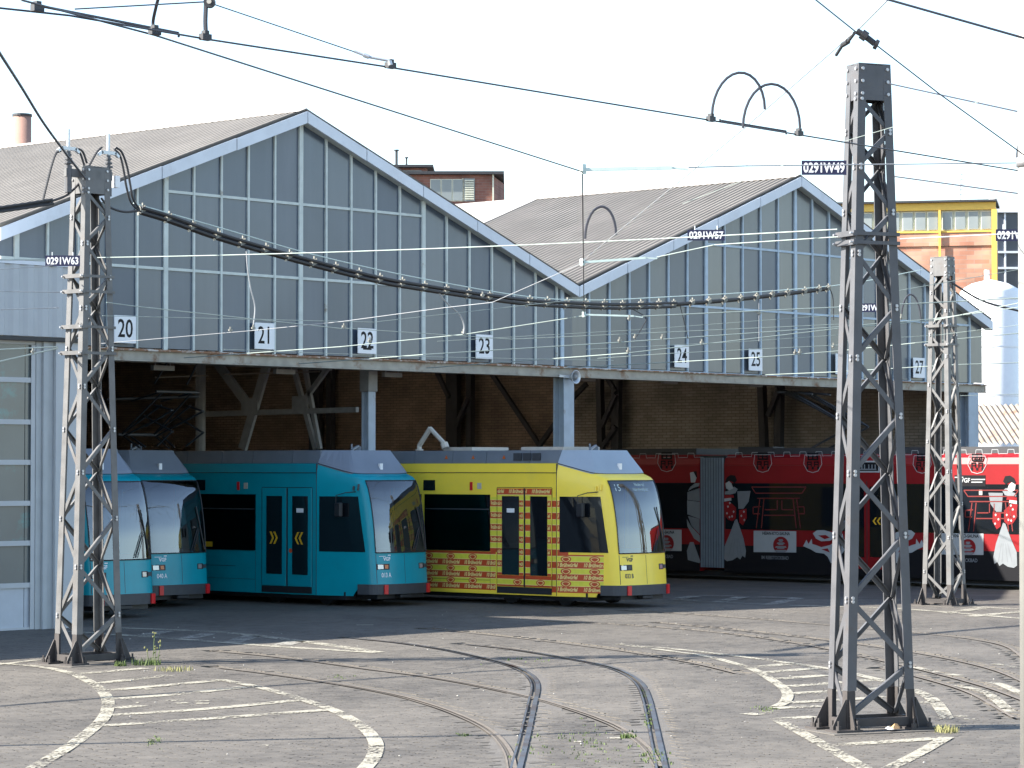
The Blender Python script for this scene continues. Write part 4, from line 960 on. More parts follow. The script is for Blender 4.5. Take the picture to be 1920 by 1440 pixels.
tram(-4.15, .55, 'teal', '009 B', 'teal tram beside the annex, partly behind the left lattice tower')
# raised pantograph of the tram farthest in
def pant(root_loc, parent_name, label, pts_fn, r=.025):
    pass
pg = empty('pantograph', (0, 0, 0), parent=k040)
def lp(x, y, dx=0.0):
    p = at(x, y, X=-.42)-Vector((-.42, 3.12, 0)); return p+Vector((dx, 0, 0))
for dx in (-.45, .45):
    m = MB()
    for a, b in (((258,815),(333,735)), ((258,815),(330,760)), ((333,735),(275,752)), ((262,818),(335,780)), ((275,818),(300,838)), ((262,818),(290,840)), ((300,780),(352,810)), ((352,810),(322,836)), ((320,760),(352,770)), ((352,770),(300,800)), ((320,720),(350,665))):
        m.tube([lp(*a, dx), lp(*b, dx*.9)], .022, 5)
    m.build('arm_frame', M['rubber'], pg)
m = MB(); m.tube([lp(333, 735, -.6), lp(333, 735, .6)], .03, 6); m.tube([lp(258, 815, -.55), lp(258, 815, .55)], .035, 6); m.tube([lp(255, 750, -.8), lp(320, 742, .8)], .03, 6); m.build('collector_bar', M['rubber'], pg)

# ------------------------------------------------------------------ the red tram
RX = 18.9; red = empty('tram', (RX+1.2, 0, 0)); tag(red, 'long red and black articulated tram with printed Japanese figures', 'tram', 'trams in the depot')
def RP(x, y, o=0.0): q = at(x, y, X=RX-o); return Vector((q.x-RX-1.2, q.y, q.z))
def rb(s0, s1):
    prof = [(-1.2, .20), (-1.2, 3.02), (-1.15, 3.18), (-1.02, 3.28), (1.02, 3.28), (1.15, 3.18), (1.2, 3.02), (1.2, .20)]
    MB().prism([(c, s0, z) for c, z in prof], (0, s1-s0, 0)).build('body', M['red'], red)
    MB().box(-1.206, -1.19, s0+.03, s1-.03, 1.32, 2.53).build('window_band', M['glass'], red)
    MB().box(-1.205, -1.19, s0, s1, .19, .90).build('lower_panel', M['black'], red)
    MB().box(-.95, .95, s0+.3, s1-.3, 3.285, 3.45).build('roof_equipment', M['dark_steel'], red)
    MB().box(-1.203, -1.19, s0+.02, s1-.02, 2.985, 2.995).build('panel_seam', M['torii'], red)
rb(4.45, 12.5); rb(-12.0, 3.62)
bl = empty('bellows', (0, 0, 0), parent=red)
for i in range(9):
    y = 3.66+i*.088
    MB().prism([(-1.17, y, .3), (-1.22, y+.03, .3), (-1.17, y+.075, .3)], (0, 0, 2.9)).build('fold', M['bellow'], bl)
MB().box(-1.17, 1.17, 3.62, 4.45, .3, 3.26).build('inner_fold', M['rubber'], bl)
MB().box(-1.0, 1.0, -11.5, 12, .08, .22).build('underframe', M['rubber'], red)
def deco(name, polys, mt, o):
    if len(polys) <= 6:
        for p in polys:
            me = bpy.data.meshes.new(name); me.from_pydata([tuple(RP(x, y, o)) for x, y in p], [], [tuple(range(len(p)))]); link(name, me, M[mt], red)
        return
    m = MB()
    for p in polys: m.poly([RP(x, y, o) for x, y in p])
    me = bpy.data.meshes.new(name); me.from_pydata(m.v, [], m.f); ob = link(name, me, M[mt], red); ob['kind'] = 'stuff'; return ob
c1 = lambda l: [(1230+x/5.19, 840+y/5.19) for x, y in l]
hair = c1([(672,330),(690,285),(725,262),(770,268),(788,315),(765,345),(745,330),(715,318),(690,335)])
face = c1([(675,345),(710,322),(735,345),(752,392),(712,412),(682,392)])
collar = c1([(670,425),(710,412),(760,375),(795,400),(772,440),(725,452),(670,452)])
sash = c1([(664,460),(752,455),(760,482),(664,492)]); cuff = c1([(664,492),(730,484),(735,510),(664,522)])
slv1 = c1([(658,525),(715,518),(780,580),(778,680),(745,712),(700,698),(668,650)]); slv2 = c1([(808,605),(880,590),(884,680),(845,752),(810,725)])
veil = c1([(790,420),(920,418),(902,520),(850,592),(802,592)])
skirt = c1([(768,700),(788,690),(852,880),(876,1000),(868,1068),(840,1048),(820,1085),(790,1062),(745,1092),(690,1102),(662,1080),(665,960),(720,830)])
dots = [c1([(x-9, y), (x, y-13), (x+10, y), (x, y+13)]) for x, y in ((690,635),(755,620),(700,570),(718,535),(740,665),(855,620),(830,660),(860,700),(715,672))]
hem = [c1([(x, 880), (x+5, 880), (x2+5, 1050), (x2, 1050)]) for x, x2 in ((745,705),(765,745),(785,795),(800,830))]
mirror = lambda l: [(1886-(x-1377)*1.08, 905+(y-903)*1.07) for x, y in l]
for f in (lambda l: l, mirror):
    deco('figure_hair', [f(hair)], 'black', .010); deco('figure_robe', [f(skirt), f(collar)], 'grey_fig', .010); deco('figure_veil', [f(veil)], 'grey_fig2', .010)
    deco('figure_face', [f(face)], 'print_white', .012); deco('figure_sleeve', [f(slv1), f(slv2), f(sash)], 'red', .011)
    deco('figure_dots', [f(d) for d in dots]+[f(cuff)], 'print_white', .013); deco('figure_fold', [f(d) for d in hem], 'grey_fig2', .012)
deco('figure_face', [c1([(330,240),(365,232),(395,290),(380,335),(340,335)])], 'print_white', .012); deco('figure_hair', [c1([(360,230),(395,225),(402,290),(388,285)])], 'black', .011)
deco('figure_robe', [c1([(310,420),(330,380),(375,345),(425,340),(420,370),(360,390)]), c1([(302,510),(360,515),(428,525),(428,690),(370,670),(305,645)]), c1([(300,690),(340,760),(425,850),(430,920),(370,880),(305,760)]), c1([(300,1000),(330,915),(365,915),(435,1110),(420,1120),(310,1090)])], 'grey_fig', .010)
deco('figure_robe_dark', [c1([(305,430),(425,390),(428,520),(305,505)]), c1([(310,660),(425,690),(425,840),(345,755)])], 'grey_fig2', .009)
# gate outlines on the window band
def outline(segs, w=.028):
    m = MB()
    for a, b in segs: m.bar(RP(*a, .010), RP(*b, .010), .003, w, side=(1, 0, 0))
    return m.build('gate_outline', M['torii'], red)
G = lambda x, y: (1230+x/5.19, 840+y/5.19)
gate = [((930,380),(1460,380)), ((930,380),(970,440)), ((1460,380),(1420,440)), ((970,440),(1420,440)), ((985,490),(1400,490)), ((1010,500),(975,780)), ((1050,500),(1025,780)), ((1335,500),(1365,780)), ((1370,500),(1405,780)), ((945,575),(1020,570)), ((945,640),(1010,640)), ((945,575),(945,640)), ((1370,575),(1440,570)), ((1440,575),(1445,640)), ((1380,640),(1445,640)), ((1060,600),(1170,600)), ((1180,510),(1180,600)), ((1225,510),(1225,600)), ((1225,600),(1330,600)), ((1050,655),(1350,655))]
outline([(G(*a), G(*b)) for a, b in gate])
outline([((G(*a)[0]+398, G(*a)[1]+6), (G(*b)[0]+398, G(*b)[1]+6)) for a, b in gate])
# plaques with the pagoda badge
for px in (1413, 1764, 1198, 1050):
    yy = 995+(px-1413)*.013
    deco('plaque', [[(px, yy), (px+80, yy+1), (px+80, yy+41), (px, yy+40)]], 'print_white', .010)
    cxp, cyp = px+51, yy+27
    disc = [(cxp+14.5*math.cos(a), min(cyp+16*math.sin(a), yy+40.5)) for a in np.linspace(0, 2*math.pi, 25)[:-1]]
    deco('badge_disc', [disc], 'red', .012)
    pag = []
    for k, (w, y0) in enumerate(((5, -11), (8, -5), (11, 2), (12, 9))): pag += [[(cxp-w, cyp+y0+3), (cxp-w+2, cyp+y0), (cxp+w-2, cyp+y0), (cxp+w, cyp+y0+3)], [(cxp-w*.6, cyp+y0+3), (cxp+w*.6, cyp+y0+3), (cxp+w*.6, cyp+y0+5), (cxp-w*.6, cyp+y0+5)]]
    deco('badge_pagoda', pag, 'grey_fig', .0135)
    lettering('plaque_text', 'HEIAN-KYO-SAUNA', .115, M['black'], red, lambda u, v: RP(px+42, yy+5.5, .012)+Vector((0, -u, v)), font_scale=(.86, 1), bold=.003)
    lettering('plaque_caption', 'IM REBSTOCKBAD', .125, M['grey_fig2'], red, lambda u, v: RP(px+40, yy+51, .010)+Vector((0, -u, v)), font_scale=(.86, 1), bold=.003)
# crests along the cantrail and the castle line
for px in (1250, 1430, 1524, 1729, 1832):
    yy = 866+(px-1500)*.006
    ol = [(px-15, yy-13), (px+15, yy-13), (px+17, yy+4), (px+10, yy+17), (px, yy+20), (px-10, yy+17), (px-17, yy+4)]
    m = MB()
    for a, b in zip(ol, ol[1:]+ol[:1]): m.bar(RP(*a, .008), RP(*b, .008), .003, .014, side=(1, 0, 0))
    m.build('crest_outline', M['print_white'], red)
    st = [(-10,-17,10,-14), (-10,-17,-7,-4), (7,-17,10,-4), (-1.5,-17,1.5,-4), (-10,-11,10,-9), (-10,-6,10,-3), (-11,-1,-2,1.5), (2,-1,11,1.5), (-11,-1,-9,9), (-4,-1,-2,9), (2,-1,4,9), (9,-1,11,9), (-9,4,-2,6), (2,4,9,6), (-12,9,-8,14), (-2,9,2,14), (8,9,12,14)]
    deco('crest_character', [[(px+a, yy+b), (px+c, yy+b), (px+c, yy+d), (px+a, yy+d)] for a, b, c, d in st], 'black', .009)
m = MB(); px = 1185
while px < 1925:
    y0 = 858-(px-1250)*.012
    seq = [(px, y0), (px+14, y0), (px+15, y0-8), (px+26, y0-8), (px+27, y0), (px+30, y0)]
    for a, b in zip(seq, seq[1:]):
        if not (1310 < a[0] < 1362): m.bar(RP(*a, .006), RP(*b, .006), .003, .012, side=(1, 0, 0))
    px += 30
m.build('castle_line', M['print_white'], red)['kind'] = 'stuff'
# door, plate, operator board, dragon
dr = empty('door', (0, 0, 0), parent=red)
def rbox(x0, x1, y0, y1, mt, nm, o, par): 
    a, b = RP(x0, y0, 0), RP(x1, y1, 0); return MB().box(-1.2-o, -1.19, b.y, a.y, b.z, a.z).build(nm, M[mt], par)
rbox(1590, 1664, 900, 1068, 'red', 'frame', .010, dr); rbox(1596, 1621, 912, 1045, 'glass', 'glass', .014, dr); rbox(1631, 1656, 912, 1045, 'glass', 'glass', .014, dr); rbox(1625, 1627, 902, 1066, 'rubber', 'gap', .013, dr)
for x0 in (1636, 1644):
    deco('chevron', [[(x0, 977), (x0+5, 970), (x0+8, 970), (x0+3.2, 977), (x0+8, 984), (x0+5, 984)]], 'chevron', .016)
for x0 in (1600, 1594):
    deco('chevron', [[(x0+8, 977), (x0+3, 970), (x0, 970), (x0+4.8, 977), (x0, 984), (x0+3, 984)]], 'chevron', .016)
rbox(1600, 1650, 864, 886, 'print_white', 'plate_frame', .006, red); rbox(1603, 1647, 867, 883, 'black', 'plate', .009, red)
deco('plate_character', [[(x, 871), (x+2, 871), (x+2, 879), (x, 879)] for x in (1610, 1615, 1620, 1628, 1634, 1640)]+[[(1608, 879), (1643, 879), (1643, 881), (1608, 881)]], 'grey_fig', .011)
rbox(1790, 1848, 891, 912, 'black', 'operator_board', .008, red)
lettering('operator_logo', 'VGF', .15, M['print_white'], red, lambda u, v: RP(1810, 901, .010)+Vector((0, -u, v)), bold=.004)
deco('operator_lines', [[(1821, 898), (1847, 898), (1847, 900), (1821, 900)], [(1821, 903), (1842, 903), (1842, 905), (1821, 905)], [(1790, 894), (1806, 894), (1806, 896), (1790, 896)]], 'print_white', .010)
def dragon(ox, fl=1):
    q = lambda l: [(ox+fl*(x-1540), y) for x, y in l]
    deco('dragon', [q([(1506,1024),(1512,1012),(1516,1020),(1522,1010),(1523,1020),(1530,1022),(1540,1026),(1556,1022),(1572,1012),(1580,1000),(1585,1030),(1570,1050),(1558,1056),(1552,1044),(1545,1038),(1530,1036),(1520,1030)]), q([(1524,1000),(1532,994),(1545,994),(1560,998),(1566,1008),(1556,1014),(1540,1015),(1530,1010)])], 'print_white', .010)
    deco('dragon_jaw', [q([(1534,1004),(1548,1003),(1556,1008),(1546,1011)]), q([(1540,1030),(1552,1028),(1556,1036)]), q([(1560,1042),(1568,1034),(1570,1046)])], 'red', .012)
dragon(1540); dragon(1700, -1)
rbox(1836, 1842, 918, 928, 'cream', 'window_reflector', .009, red)
# its pantograph
pr = empty('pantograph', (0, 0, 0), parent=red); m = MB()
def rp2(x, y, dx=0.0): p = at(x, y, X=20.1); return Vector((p.x-RX-1.2+dx, p.y, p.z))
for dx in (-.4, .4):
    for a, b in (((1495,738),(1600,795)), ((1500,735),(1612,800)), ((1612,800),(1530,845)), ((1480,735),(1540,740))): m.tube([rp2(*a, dx), rp2(*b, dx)], .03, 5)
m.build('arm_frame', M['dark_steel'], pr); MB().tube([rp2(1490, 736, -.8), rp2(1490, 736, .8)], .03, 6).build('collector_bar', M['dark_steel'], pr)
MB().bar(rp2(1395, 842, 0), rp2(1460, 842, 0), .5, .12).build('roof_box', M['dark_steel'], red)

# ------------------------------------------------------------------ overhead wires
def wire(label, pts, r=.012, m='wire', sag=0.0, name='overhead_wire', n=10, group=None):
    P = [Vector(p) for p in pts]
    if len(P) == 2 and sag:
        a, b = P; P = [a.lerp(b, i/n)-Vector((0, 0, sag*4*(i/n)*(1-i/n))) for i in range(n+1)]
    elif len(P) > 2 and sag is None: P = smooth_path(P, 6)
    o = P[0].copy(); mb = MB().tube([p-o for p in P], r, 6); ob = mb.build(name, M[m]); ob.location = o
    tag(ob, label, 'cable' if 'cable' in name else 'wire'); return ob
ZW = 5.65
def hanger(px, py, z=ZW, s=1.0, label='dark clamp'):
    pass
YT = -8.45
def T(x, y): return at(x, y, Y=YT)
def Fp(x, y): return at(x, y, Y=YF-.25)
# feeder bundle of the left tower, with its clamps and carrying wire
org = T(262, 395); fb = empty('feeder_cable', org); tag(fb, 'thick black cable bundle with pale clamps sagging across the gables', 'cable')
bpx = [(262,392),(315,408),(405,440),(500,468),(590,493),(710,523),(795,538),(915,556),(1000,566),(1090,571),(1165,573),(1265,570)]
tpx = [(1265,570),(1330,565),(1390,560),(1450,553),(1510,546),(1556,540)]
bw = [T(x, y)-org for x, y in bpx]; bs = smooth_path(bw, 5)
for dy, dz in ((-.05, .02), (.05, .02), (-.02, -.045), (.04, -.05)):
    MB().tube([p+Vector((0, dy, dz)) for p in bs], .026, 6).build('strand', M['cable'], fb)
ts = smooth_path([T(x, y)-org for x, y in tpx], 4)
MB().tube(ts, .03, 6).build('strand', M['cable'], fb); MB().tube([p+Vector((0, .05, -.03)) for p in ts], .02, 6).build('strand', M['cable'], fb)
MB().tube(smooth_path([T(x, y)-org for x, y in ((250,381),(430,432),(590,478),(800,524),(1040,561),(1265,556),(1560,536),(1728,506))], 5), .009, 5).build('carrying_wire', M['wire_green'], fb)
allw = [T(x, y)-org for x, y in bpx+tpx[1:]]
def on_bundle(x):
    pp = bpx+tpx[1:]
    for (xa, ya), (xb, yb) in zip(pp, pp[1:]):
        if xa <= x <= xb: return T(x, ya+(yb-ya)*(x-xa)/(xb-xa))-org
def clamp_mesh(s):
    m = MB(); 
    for k in range(4): m.box(-.075*s+.045*k*s, -.05*s+.045*k*s, -.07*s, .07*s, -.10*s+.02*k*s, .05*s+.02*k*s)
    m.box(-.05*s, .09*s, -.02*s, .02*s, .06*s, .10*s); m.box(.03*s, .06*s, -.02*s, .02*s, .09*s, .17*s); m.box(-.11*s, -.07*s, -.03*s, .03*s, -.15*s, -.08*s)
    me = m.mesh('clamp'); me.materials.append(M['clamp']); return me
cm1, cm2, cm3 = clamp_mesh(.62), clamp_mesh(.68), clamp_mesh(.58)
for xs_, me in (((265,315,360,407,453,497,541,587,628,672,711,753,795,836,878,917), cm1), ((992,1025,1062,1097,1132,1166,1200,1234), cm2), ((1262,1297,1328,1358,1388,1418,1447,1476,1508,1535,1552), cm3)):
    for x in xs_: o = link('clamp', me, None, fb); o.location = on_bundle(x)
# drop cables
for lab, pts, r, mt in (('pale drop cable hanging from the bundle down to the wire at sign 21', [(462,470),(464,500),(470,540),(478,575),(475,612)], .012, 'wire_grey'),
                        ('pale drop cable hanging from the bundle to the wire left of sign 23', [(820,545),(835,565),(862,590),(870,610),(869,626)], .014, 'wire_grey'),
                        ('short dark drop cable hanging left of sign 24', [(1180,576),(1210,595),(1205,612),(1191,635)], .010, 'cable'),
                        ('thin dark drop cable hanging above sign 24', [(1275,572),(1282,600),(1290,635)], .008, 'cable'),
                        ('thin dark drop cable at the end of the bundle behind the near tower', [(1556,541),(1562,560),(1563,600)], .010, 'cable'),
                        ('thin drop cable with white insulator above sign 25', [(1423,560),(1423,590),(1423,640)], .006, 'wire_grey')):
    wire(lab, [T(*p) for p in pts], r, mt, None, name='drop_cable')
# jumper loops on the left tower
t1o = Vector((-12.58, -8.63, 0))
def T1(x, y): return at(x, y, Y=-8.63)
for i, (lab, pts) in enumerate((('black jumper loop from the right insulator down to the bundle', [(216,276),(228,285),(238,312),(244,345),(249,372),(262,393)]),
                 ('second black jumper loop beside the right insulator', [(214,279),(225,292),(232,320),(237,350),(246,380),(264,397)]),
                 ('black slack loop from the tower head to the bundle start', [(190,372),(205,388),(232,397),(262,395)]),
                 ('black cable slung across the tower head from the right insulator', [(191,276),(180,288),(165,315),(150,342),(125,366),(95,378)]),
                 ('black cable loop left of the tower head', [(114,283),(105,288),(97,310),(88,345),(80,378)]),
                 ('short black jumper loop between the two insulators', [(141,281),(150,287),(158,310)]),
                 ('second short black jumper loop between the two insulators', [(139,279),(154,283),(163,306)]))):
    wire(lab, [T1(*p) for p in pts], .018, 'cable', None, name='jumper_cable')
# bundle going on to the left, out of the picture; a second one farther left only shows as a shadow on the setts
LT_ = Vector((math.cos(SUN_AZ)*math.cos(SUN_EL), math.sin(SUN_AZ)*math.cos(SUN_EL), -math.sin(SUN_EL)))
def above(x, y, z): return at(x, y, Z=0)-LT_*(z/math.sin(SUN_EL))
pa_ = T1(98, 378); pe_ = above(-60, 1329, 5.9); fb2 = empty('feeder_cable', pa_); tag(fb2, 'black cable bundle leaving the left tower towards the left edge', 'cable')
for k_, (dy, dz) in enumerate(((0, .03), (.05, 0), (-.03, -.03))):
    MB().tube([pa_.lerp(pe_, t_)-pa_+Vector((0, dy, dz-1.5*t_*(1-t_))) for t_ in np.linspace(0, 1, 25)], .021, 6).build('strand', M['cable'], fb2)
pa2, pe2 = above(-60, 1399, 6.4), above(1240, 1371, 6.4); fb3 = empty('feeder_cable', pa2); tag(fb3, 'cable bundle left of the picture that throws the long shadow across the foreground', 'cable')
for dy, dz in ((0, .04), (.05, 0), (-.03, -.03)): MB().tube([Vector((0, dy, dz)), pe2-pa2+Vector((0, dy, dz))], .028, 6).build('strand', M['cable'], fb3)
wire('thick dark cable falling from the upper left to the tower head', [at(-10, 85, D=30), at(40, 163, D=34), at(80, 228, D=37), at(120, 283, D=39.5), at(160, 335, D=41.2)], .018, 'wire_dark', None, name='feeder_lead_cable')
# contact wire in the foreground
wire('black contact wire crossing the whole sky above the gables', [at(x, y, Z=ZW) for x, y in ((-20,13),(130,29),(385,73),(730,126),(1335,226),(1500,253),(1940,325))], .0065, 'wire_dark')
wire('black contact wire descending from the upper left to the green bracket arm', [at(x, y, Z=ZW) for x, y in ((40,0),(290,66),(1092,322))], .0065, 'wire_dark')
wire('black contact wire that seems to hang straight down in the middle', [at(x, y, Z=ZW) for x, y in ((1092,322),(1094,490),(1095,590))], .007, 'wire_dark')
wire('pale contact wire running from the middle bracket left under the lintel', [at(1095, 592, Z=ZW), at(870, 627, D=50.5), at(640, 650, D=51.5), at(345, 671, Y=YF-.2)], .009, 'wire')
# pull-off brackets
for lab, a, b, z in (('pale green pull off arm at the top of the hanging wire line', (1092,318), (1290,314), ZW+.03), ('pale green pull off arm over the corrugated roof', (1092,492), (1232,482), ZW), ('pale green pull off arm below the cable bundle', (1095,590), (1205,593), ZW)):
    p, q = at(*a, Z=z), at(*b, D=(at(*a, Z=z)-CAM).dot(FW)); br = empty('pull_off_arm', p); tag(br, lab, 'bracket')
    d = q-p; MB().bar((0, 0, 0), d*.85, .03, .03).build('arm', M['wire_green'], br); MB().bar(d*.85, d+Vector((0, 0, -.02)), .018, .018).build('arm_tip', M['wire_green'], br); MB().box(-.025, .025, -.025, .025, -.04, .05).build('wire_clip', M['wire_green'], br)
PT2 = lambda x, y: at(x, y, D=30.9)
PT1 = lambda x, y: at(x, y, D=41.3)
PT3 = lambda x, y: at(x, y, D=59.0)
wire('pale span wire from the left tower past sign 0291W57 to the near tower', [PT1(183, 483), PT2(1570, 430)], .0075, 'wire', .05)
wire('pale pull off wire from the near tower to the arm over the roof', [PT2(1572, 444), at(1340, 459, D=33), at(1232, 482, Z=ZW)], .0065, 'wire')
wire('grey span wire climbing steeply from the middle to the upper right knot', [at(180, 645, D=44), at(471, 620, D=43), at(640, 603, D=42), at(833, 577, D=40), at(923, 567, D=39), at(1083, 497, D=36), at(1390, 245, D=25), at(1600, 62, D=21)], .005, 'wire_grey')
for lab, pts, r in (('pale contact wire ending at the lintel between the second and third number signs', [Fp(560, 682), at(793, 665, D=54), at(1160, 642, D=56), at(1573, 613, D=58), PT3(1750, 598), at(1940, 572, D=58)], .010),
                    ('pale contact wire ending at the lintel just left of the fourth number sign', [Fp(800, 690), at(1177, 662, D=57), at(1573, 616, D=58), PT3(1750, 601), at(1940, 562, D=57)], .010),
                    ('pale contact wire ending at the lintel above the loudspeaker column', [Fp(1060, 690), at(1423, 670, D=61), at(1573, 658, D=61), at(1716, 643, D=60), at(1940, 622, D=60)], .010),
                    ('lowest pale contact wire, grazing the lintel behind the near tower', [Fp(1360, 706), at(1573, 697, D=63), at(1787, 684, D=62), at(1940, 679, D=62)], .010),
                    ('pale span wire from the lower bracket arm to the right edge', [at(1205, 593, D=47.9), at(1573, 576, D=49), at(1800, 565, D=50), at(1940, 557, D=50)], .010),
                    ('thin pale span wire running under the cable bundle', [at(640, 615, D=48), at(960, 636, D=50), at(1573, 608, D=52)], .006),
                    ('thin pale span wire level with sign 24', [at(1120, 672, D=56), at(1250, 663, D=56), at(1573, 647, D=57)], .006),
                    ('thin pale wire from the left tower towards sign 21', [PT1(200, 567), at(260, 575, D=42), at(640, 616, D=46)], .007),
                    ('thin pale wire from the left tower over signs 20 and 21', [PT1(192, 592), at(700, 604, D=46), at(1095, 560, D=50)], .0045),
                    ('thin pale wire close under the lower arm of the middle bracket', [at(820, 640, D=51), at(1200, 618, D=53), at(1573, 590, D=55)], .0045),
                    ('thin pale wire rising behind sign 25', [at(1100, 655, D=55), at(1400, 640, D=57), at(1573, 628, D=58)], .0045),
                    ('thin pale wire just above the lintel left of sign 23', [at(420, 655, D=48), at(760, 668, D=52), at(1150, 676, D=57)], .0045),
                    ('thin pale wire crossing the far tower at clamp height', [at(1573, 640, D=58), at(1760, 628, D=58.5), at(1940, 606, D=58)], .005),
                    ('thin pale wire behind the far tower head', [at(1684, 545, D=58), at(1940, 500, D=60)], .006),
                    ('thin pale wire across the white tank', [at(1800, 742, D=66), at(1940, 738, D=66)], .006)):
    wire(lab, pts, r, 'wire')
for lab, a, b, r, mt in (('upper thin wire from the left tower to the left edge', (112,548), (-15,546), .007, 'wire_grey'), ('second thin wire from the left tower to the left edge', (110,577), (-15,581), .007, 'wire_grey'),
                     ('pale wire level with sign 0291W63 at the left edge', (85,487), (-15,487), .010, 'wire'), ('upper pale wire before the annex door', (108,650), (-15,656), .009, 'wire'), ('lower pale wire before the annex door', (108,653), (-15,681), .011, 'wire'), ('thin grey wire above the ribbed annex fascia', (120,497), (-15,506), .006, 'wire_grey')):
    wire(lab, [PT1(*a), at(*b, D=39)], r, mt)
for lab, a, b, r, mt in (('dark stay wire from the near tower head to the right edge', (1668,157), (1940,216), .008, 'wire_dark'), ('dark stay wire halfway up the near tower to the right edge', (1678,331), (1940,367), .008, 'wire_dark'), ('grey wire carrying the cut off sign at the right edge', (1688,448), (1940,436), .007, 'wire_grey')):
    wire(lab, [PT2(*a), at(*b, D=27)], r, mt)
wire('thin pale wire rising across the near tower to the upper right', [at(1280, 382, D=26), at(1590, 263, D=24), at(1940, 160, D=22)], .0025, 'wire')
wire('thin grey wire carrying sign 0291W49', [at(1290, 314, Z=ZW), at(1400, 311, D=26), at(1940, 305, D=27)], .006, 'wire_grey')
wire('thick dark wire cutting the upper right corner', [at(1640, -8, D=16), at(1940, 77, D=16)], .007, 'wire_dark')
wire('dark wire from the top edge through the knot to the right edge', [at(1520, -8, D=20), at(1605, 60, D=21), at(1645, 86, D=21), at(1760, 175, D=21.5), at(1940, 305, D=22)], .0055, 'wire_dark')
wire('short thin wire from the knot up to the top edge', [at(1605, 60, D=21), at(1672, -8, D=20)], .005, 'wire_grey')
wire('dark guy wire from the pulley down to the clamp on the black contact wire', [at(392, 5, D=18.5), at(670, 99, D=18.6)], .004, 'wire_dark')
wire('thin dark wire along the top left edge to the pulley', [at(140, 17, D=18.4), at(392, 3, D=18.5)], .005, 'wire_dark')
wire('dark cable sloping up the right edge beside the white tank', [at(1775, 522, D=59), at(1800, 540, D=59), at(1850, 567, D=59), at(1940, 590, D=59)], .022, 'cable', None)
# knot of strain insulators near the top right
def fitting(label, pts, r, mt, name='strain_insulator', cat='fitting'):
    P = [Vector(p) for p in pts]; o = P[0]; e = empty(name, o); tag(e, label, cat)
    for i, (a, b) in enumerate(zip(P, P[1:])): MB().tube([a-o, b-o], r*(1.3 if i % 2 else .8), 8).build('link' if i % 2 else 'insulator', M[mt], e)
    return e
fitting('dark wound strain insulator in the wire above the near tower head', [at(1606, 58, D=20.9), at(1615, 63, D=20.9), at(1625, 70, D=20.9), at(1640, 82, D=20.9), at(1646, 85, D=20.9)], .030, 'dark_steel')
fitting('dark turnbuckle on the steep span wire below the knot', [at(1602, 62, D=21), at(1590, 78, D=21.2), at(1580, 84, D=21.3), at(1568, 103, D=21.5)], .016, 'dark_steel')
# clamps, section bars and loops on the black contact wire
def dark_clip(x, y, label, D=None):
    p = at(x, y, Z=ZW); e = empty('wire_clamp', p); tag(e, label, 'fitting')
    m = MB(); m.box(-.038, .038, -.02, .02, -.012, .028); m.build('jaw', M['dark_steel'], e); m = MB(); m.box(-.018, .018, -.018, .018, .029, .05); m.build('cap', M['dark_steel'], e); return p
pa = dark_clip(1333, 225, 'dark clamp under the left end of the left hoop'); pb = dark_clip(1498, 252, 'dark clamp under the right end of the right hoop')
dark_clip(70, 18, 'dark clamp on the contact wire nearest the left edge'); dark_clip(385, 72, 'dark clamp hanging below the pulley'); dark_clip(290, 62, 'dark clamp where the two black contact wires cross'); dark_clip(732, 125, 'dark clamp at the end of the guy wire')
def hoop(label, a, b, top, r=.011, mt='wire_dark', D=None):
    p = at(*a, D=D); q = at(*b, D=D); t = at(*top, D=D); rise = (t.z-(p.z+q.z)/2)
    return wire(label, arc(p, q, rise), r, mt, name='jumper_cable')
DH = (pa-CAM).dot(FW)
hoop('left of two black jumper hoops standing over the contact wire', (1335,218), (1434,205), (1383,136), D=DH); hoop('right of two black jumper hoops standing over the contact wire', (1393,240), (1500,240), (1448,157), D=DH)
hoop('black jumper hoop over the corrugated roof in the middle', (1097,448), (1155,440), (1128,387), .016, D=34); hoop('small black jumper hoop left of the far tower', (1690,600), (1727,605), (1710,552), .018, D=59); hoop('black jumper hoop cut by the right edge', (1907,300), (1950,300), (1925,243), .012, D=26)
wire('short section bar beside the black jumper hoops', [at(1350, 224, Z=ZW+.01), at(1350, 228, Z=ZW+.0), at(1352, 226, Z=ZW+.03), at(1474, 246, Z=ZW+.03), at(1474, 251, Z=ZW)], .008, 'dark_steel', name='section_bar')
wire('long section bar at the upper left above the contact wire', [at(60, 8, Z=ZW+.04), at(130, 22, Z=ZW+.06), at(335, 62, Z=ZW+.05), at(335, 68, Z=ZW)], .009, 'wire_dark', name='section_bar')
wire('black jumper rising to the top edge left of the pulley', [at(288, 58, D=18.8), at(287, 40, D=18.8), at(292, 15, D=18.7), at(298, -8, D=18.6)], .012, 'wire_dark', None, name='jumper_cable')
wire('twisted black hanger below the pulley', [at(386, 66, D=18.5), at(385, 40, D=18.5), at(386, 10, D=18.5), at(386, -8, D=18.5)], .016, 'wire_dark', None, name='hanger_cable')
p = at(393, 4, D=18.4); pu = empty('pulley', p); tag(pu, 'small round pulley at the top edge above the contact wire', 'pulley'); v = FW*.03
MB().tube([-v, v], .038, 14).build('wheel', M['dark_steel'], pu); MB().tube([-v*1.3, v*1.3], .016, 10).build('hub', M['cream'], pu)
fitting('pale turnbuckle and dark arm at the end of the guy wire', [at(664, 96, D=18.6), at(682, 103, D=18.6), at(692, 107, D=18.6), at(730, 114, D=18.6), at(732, 122, D=18.6)], .012, 'galv', 'turnbuckle')
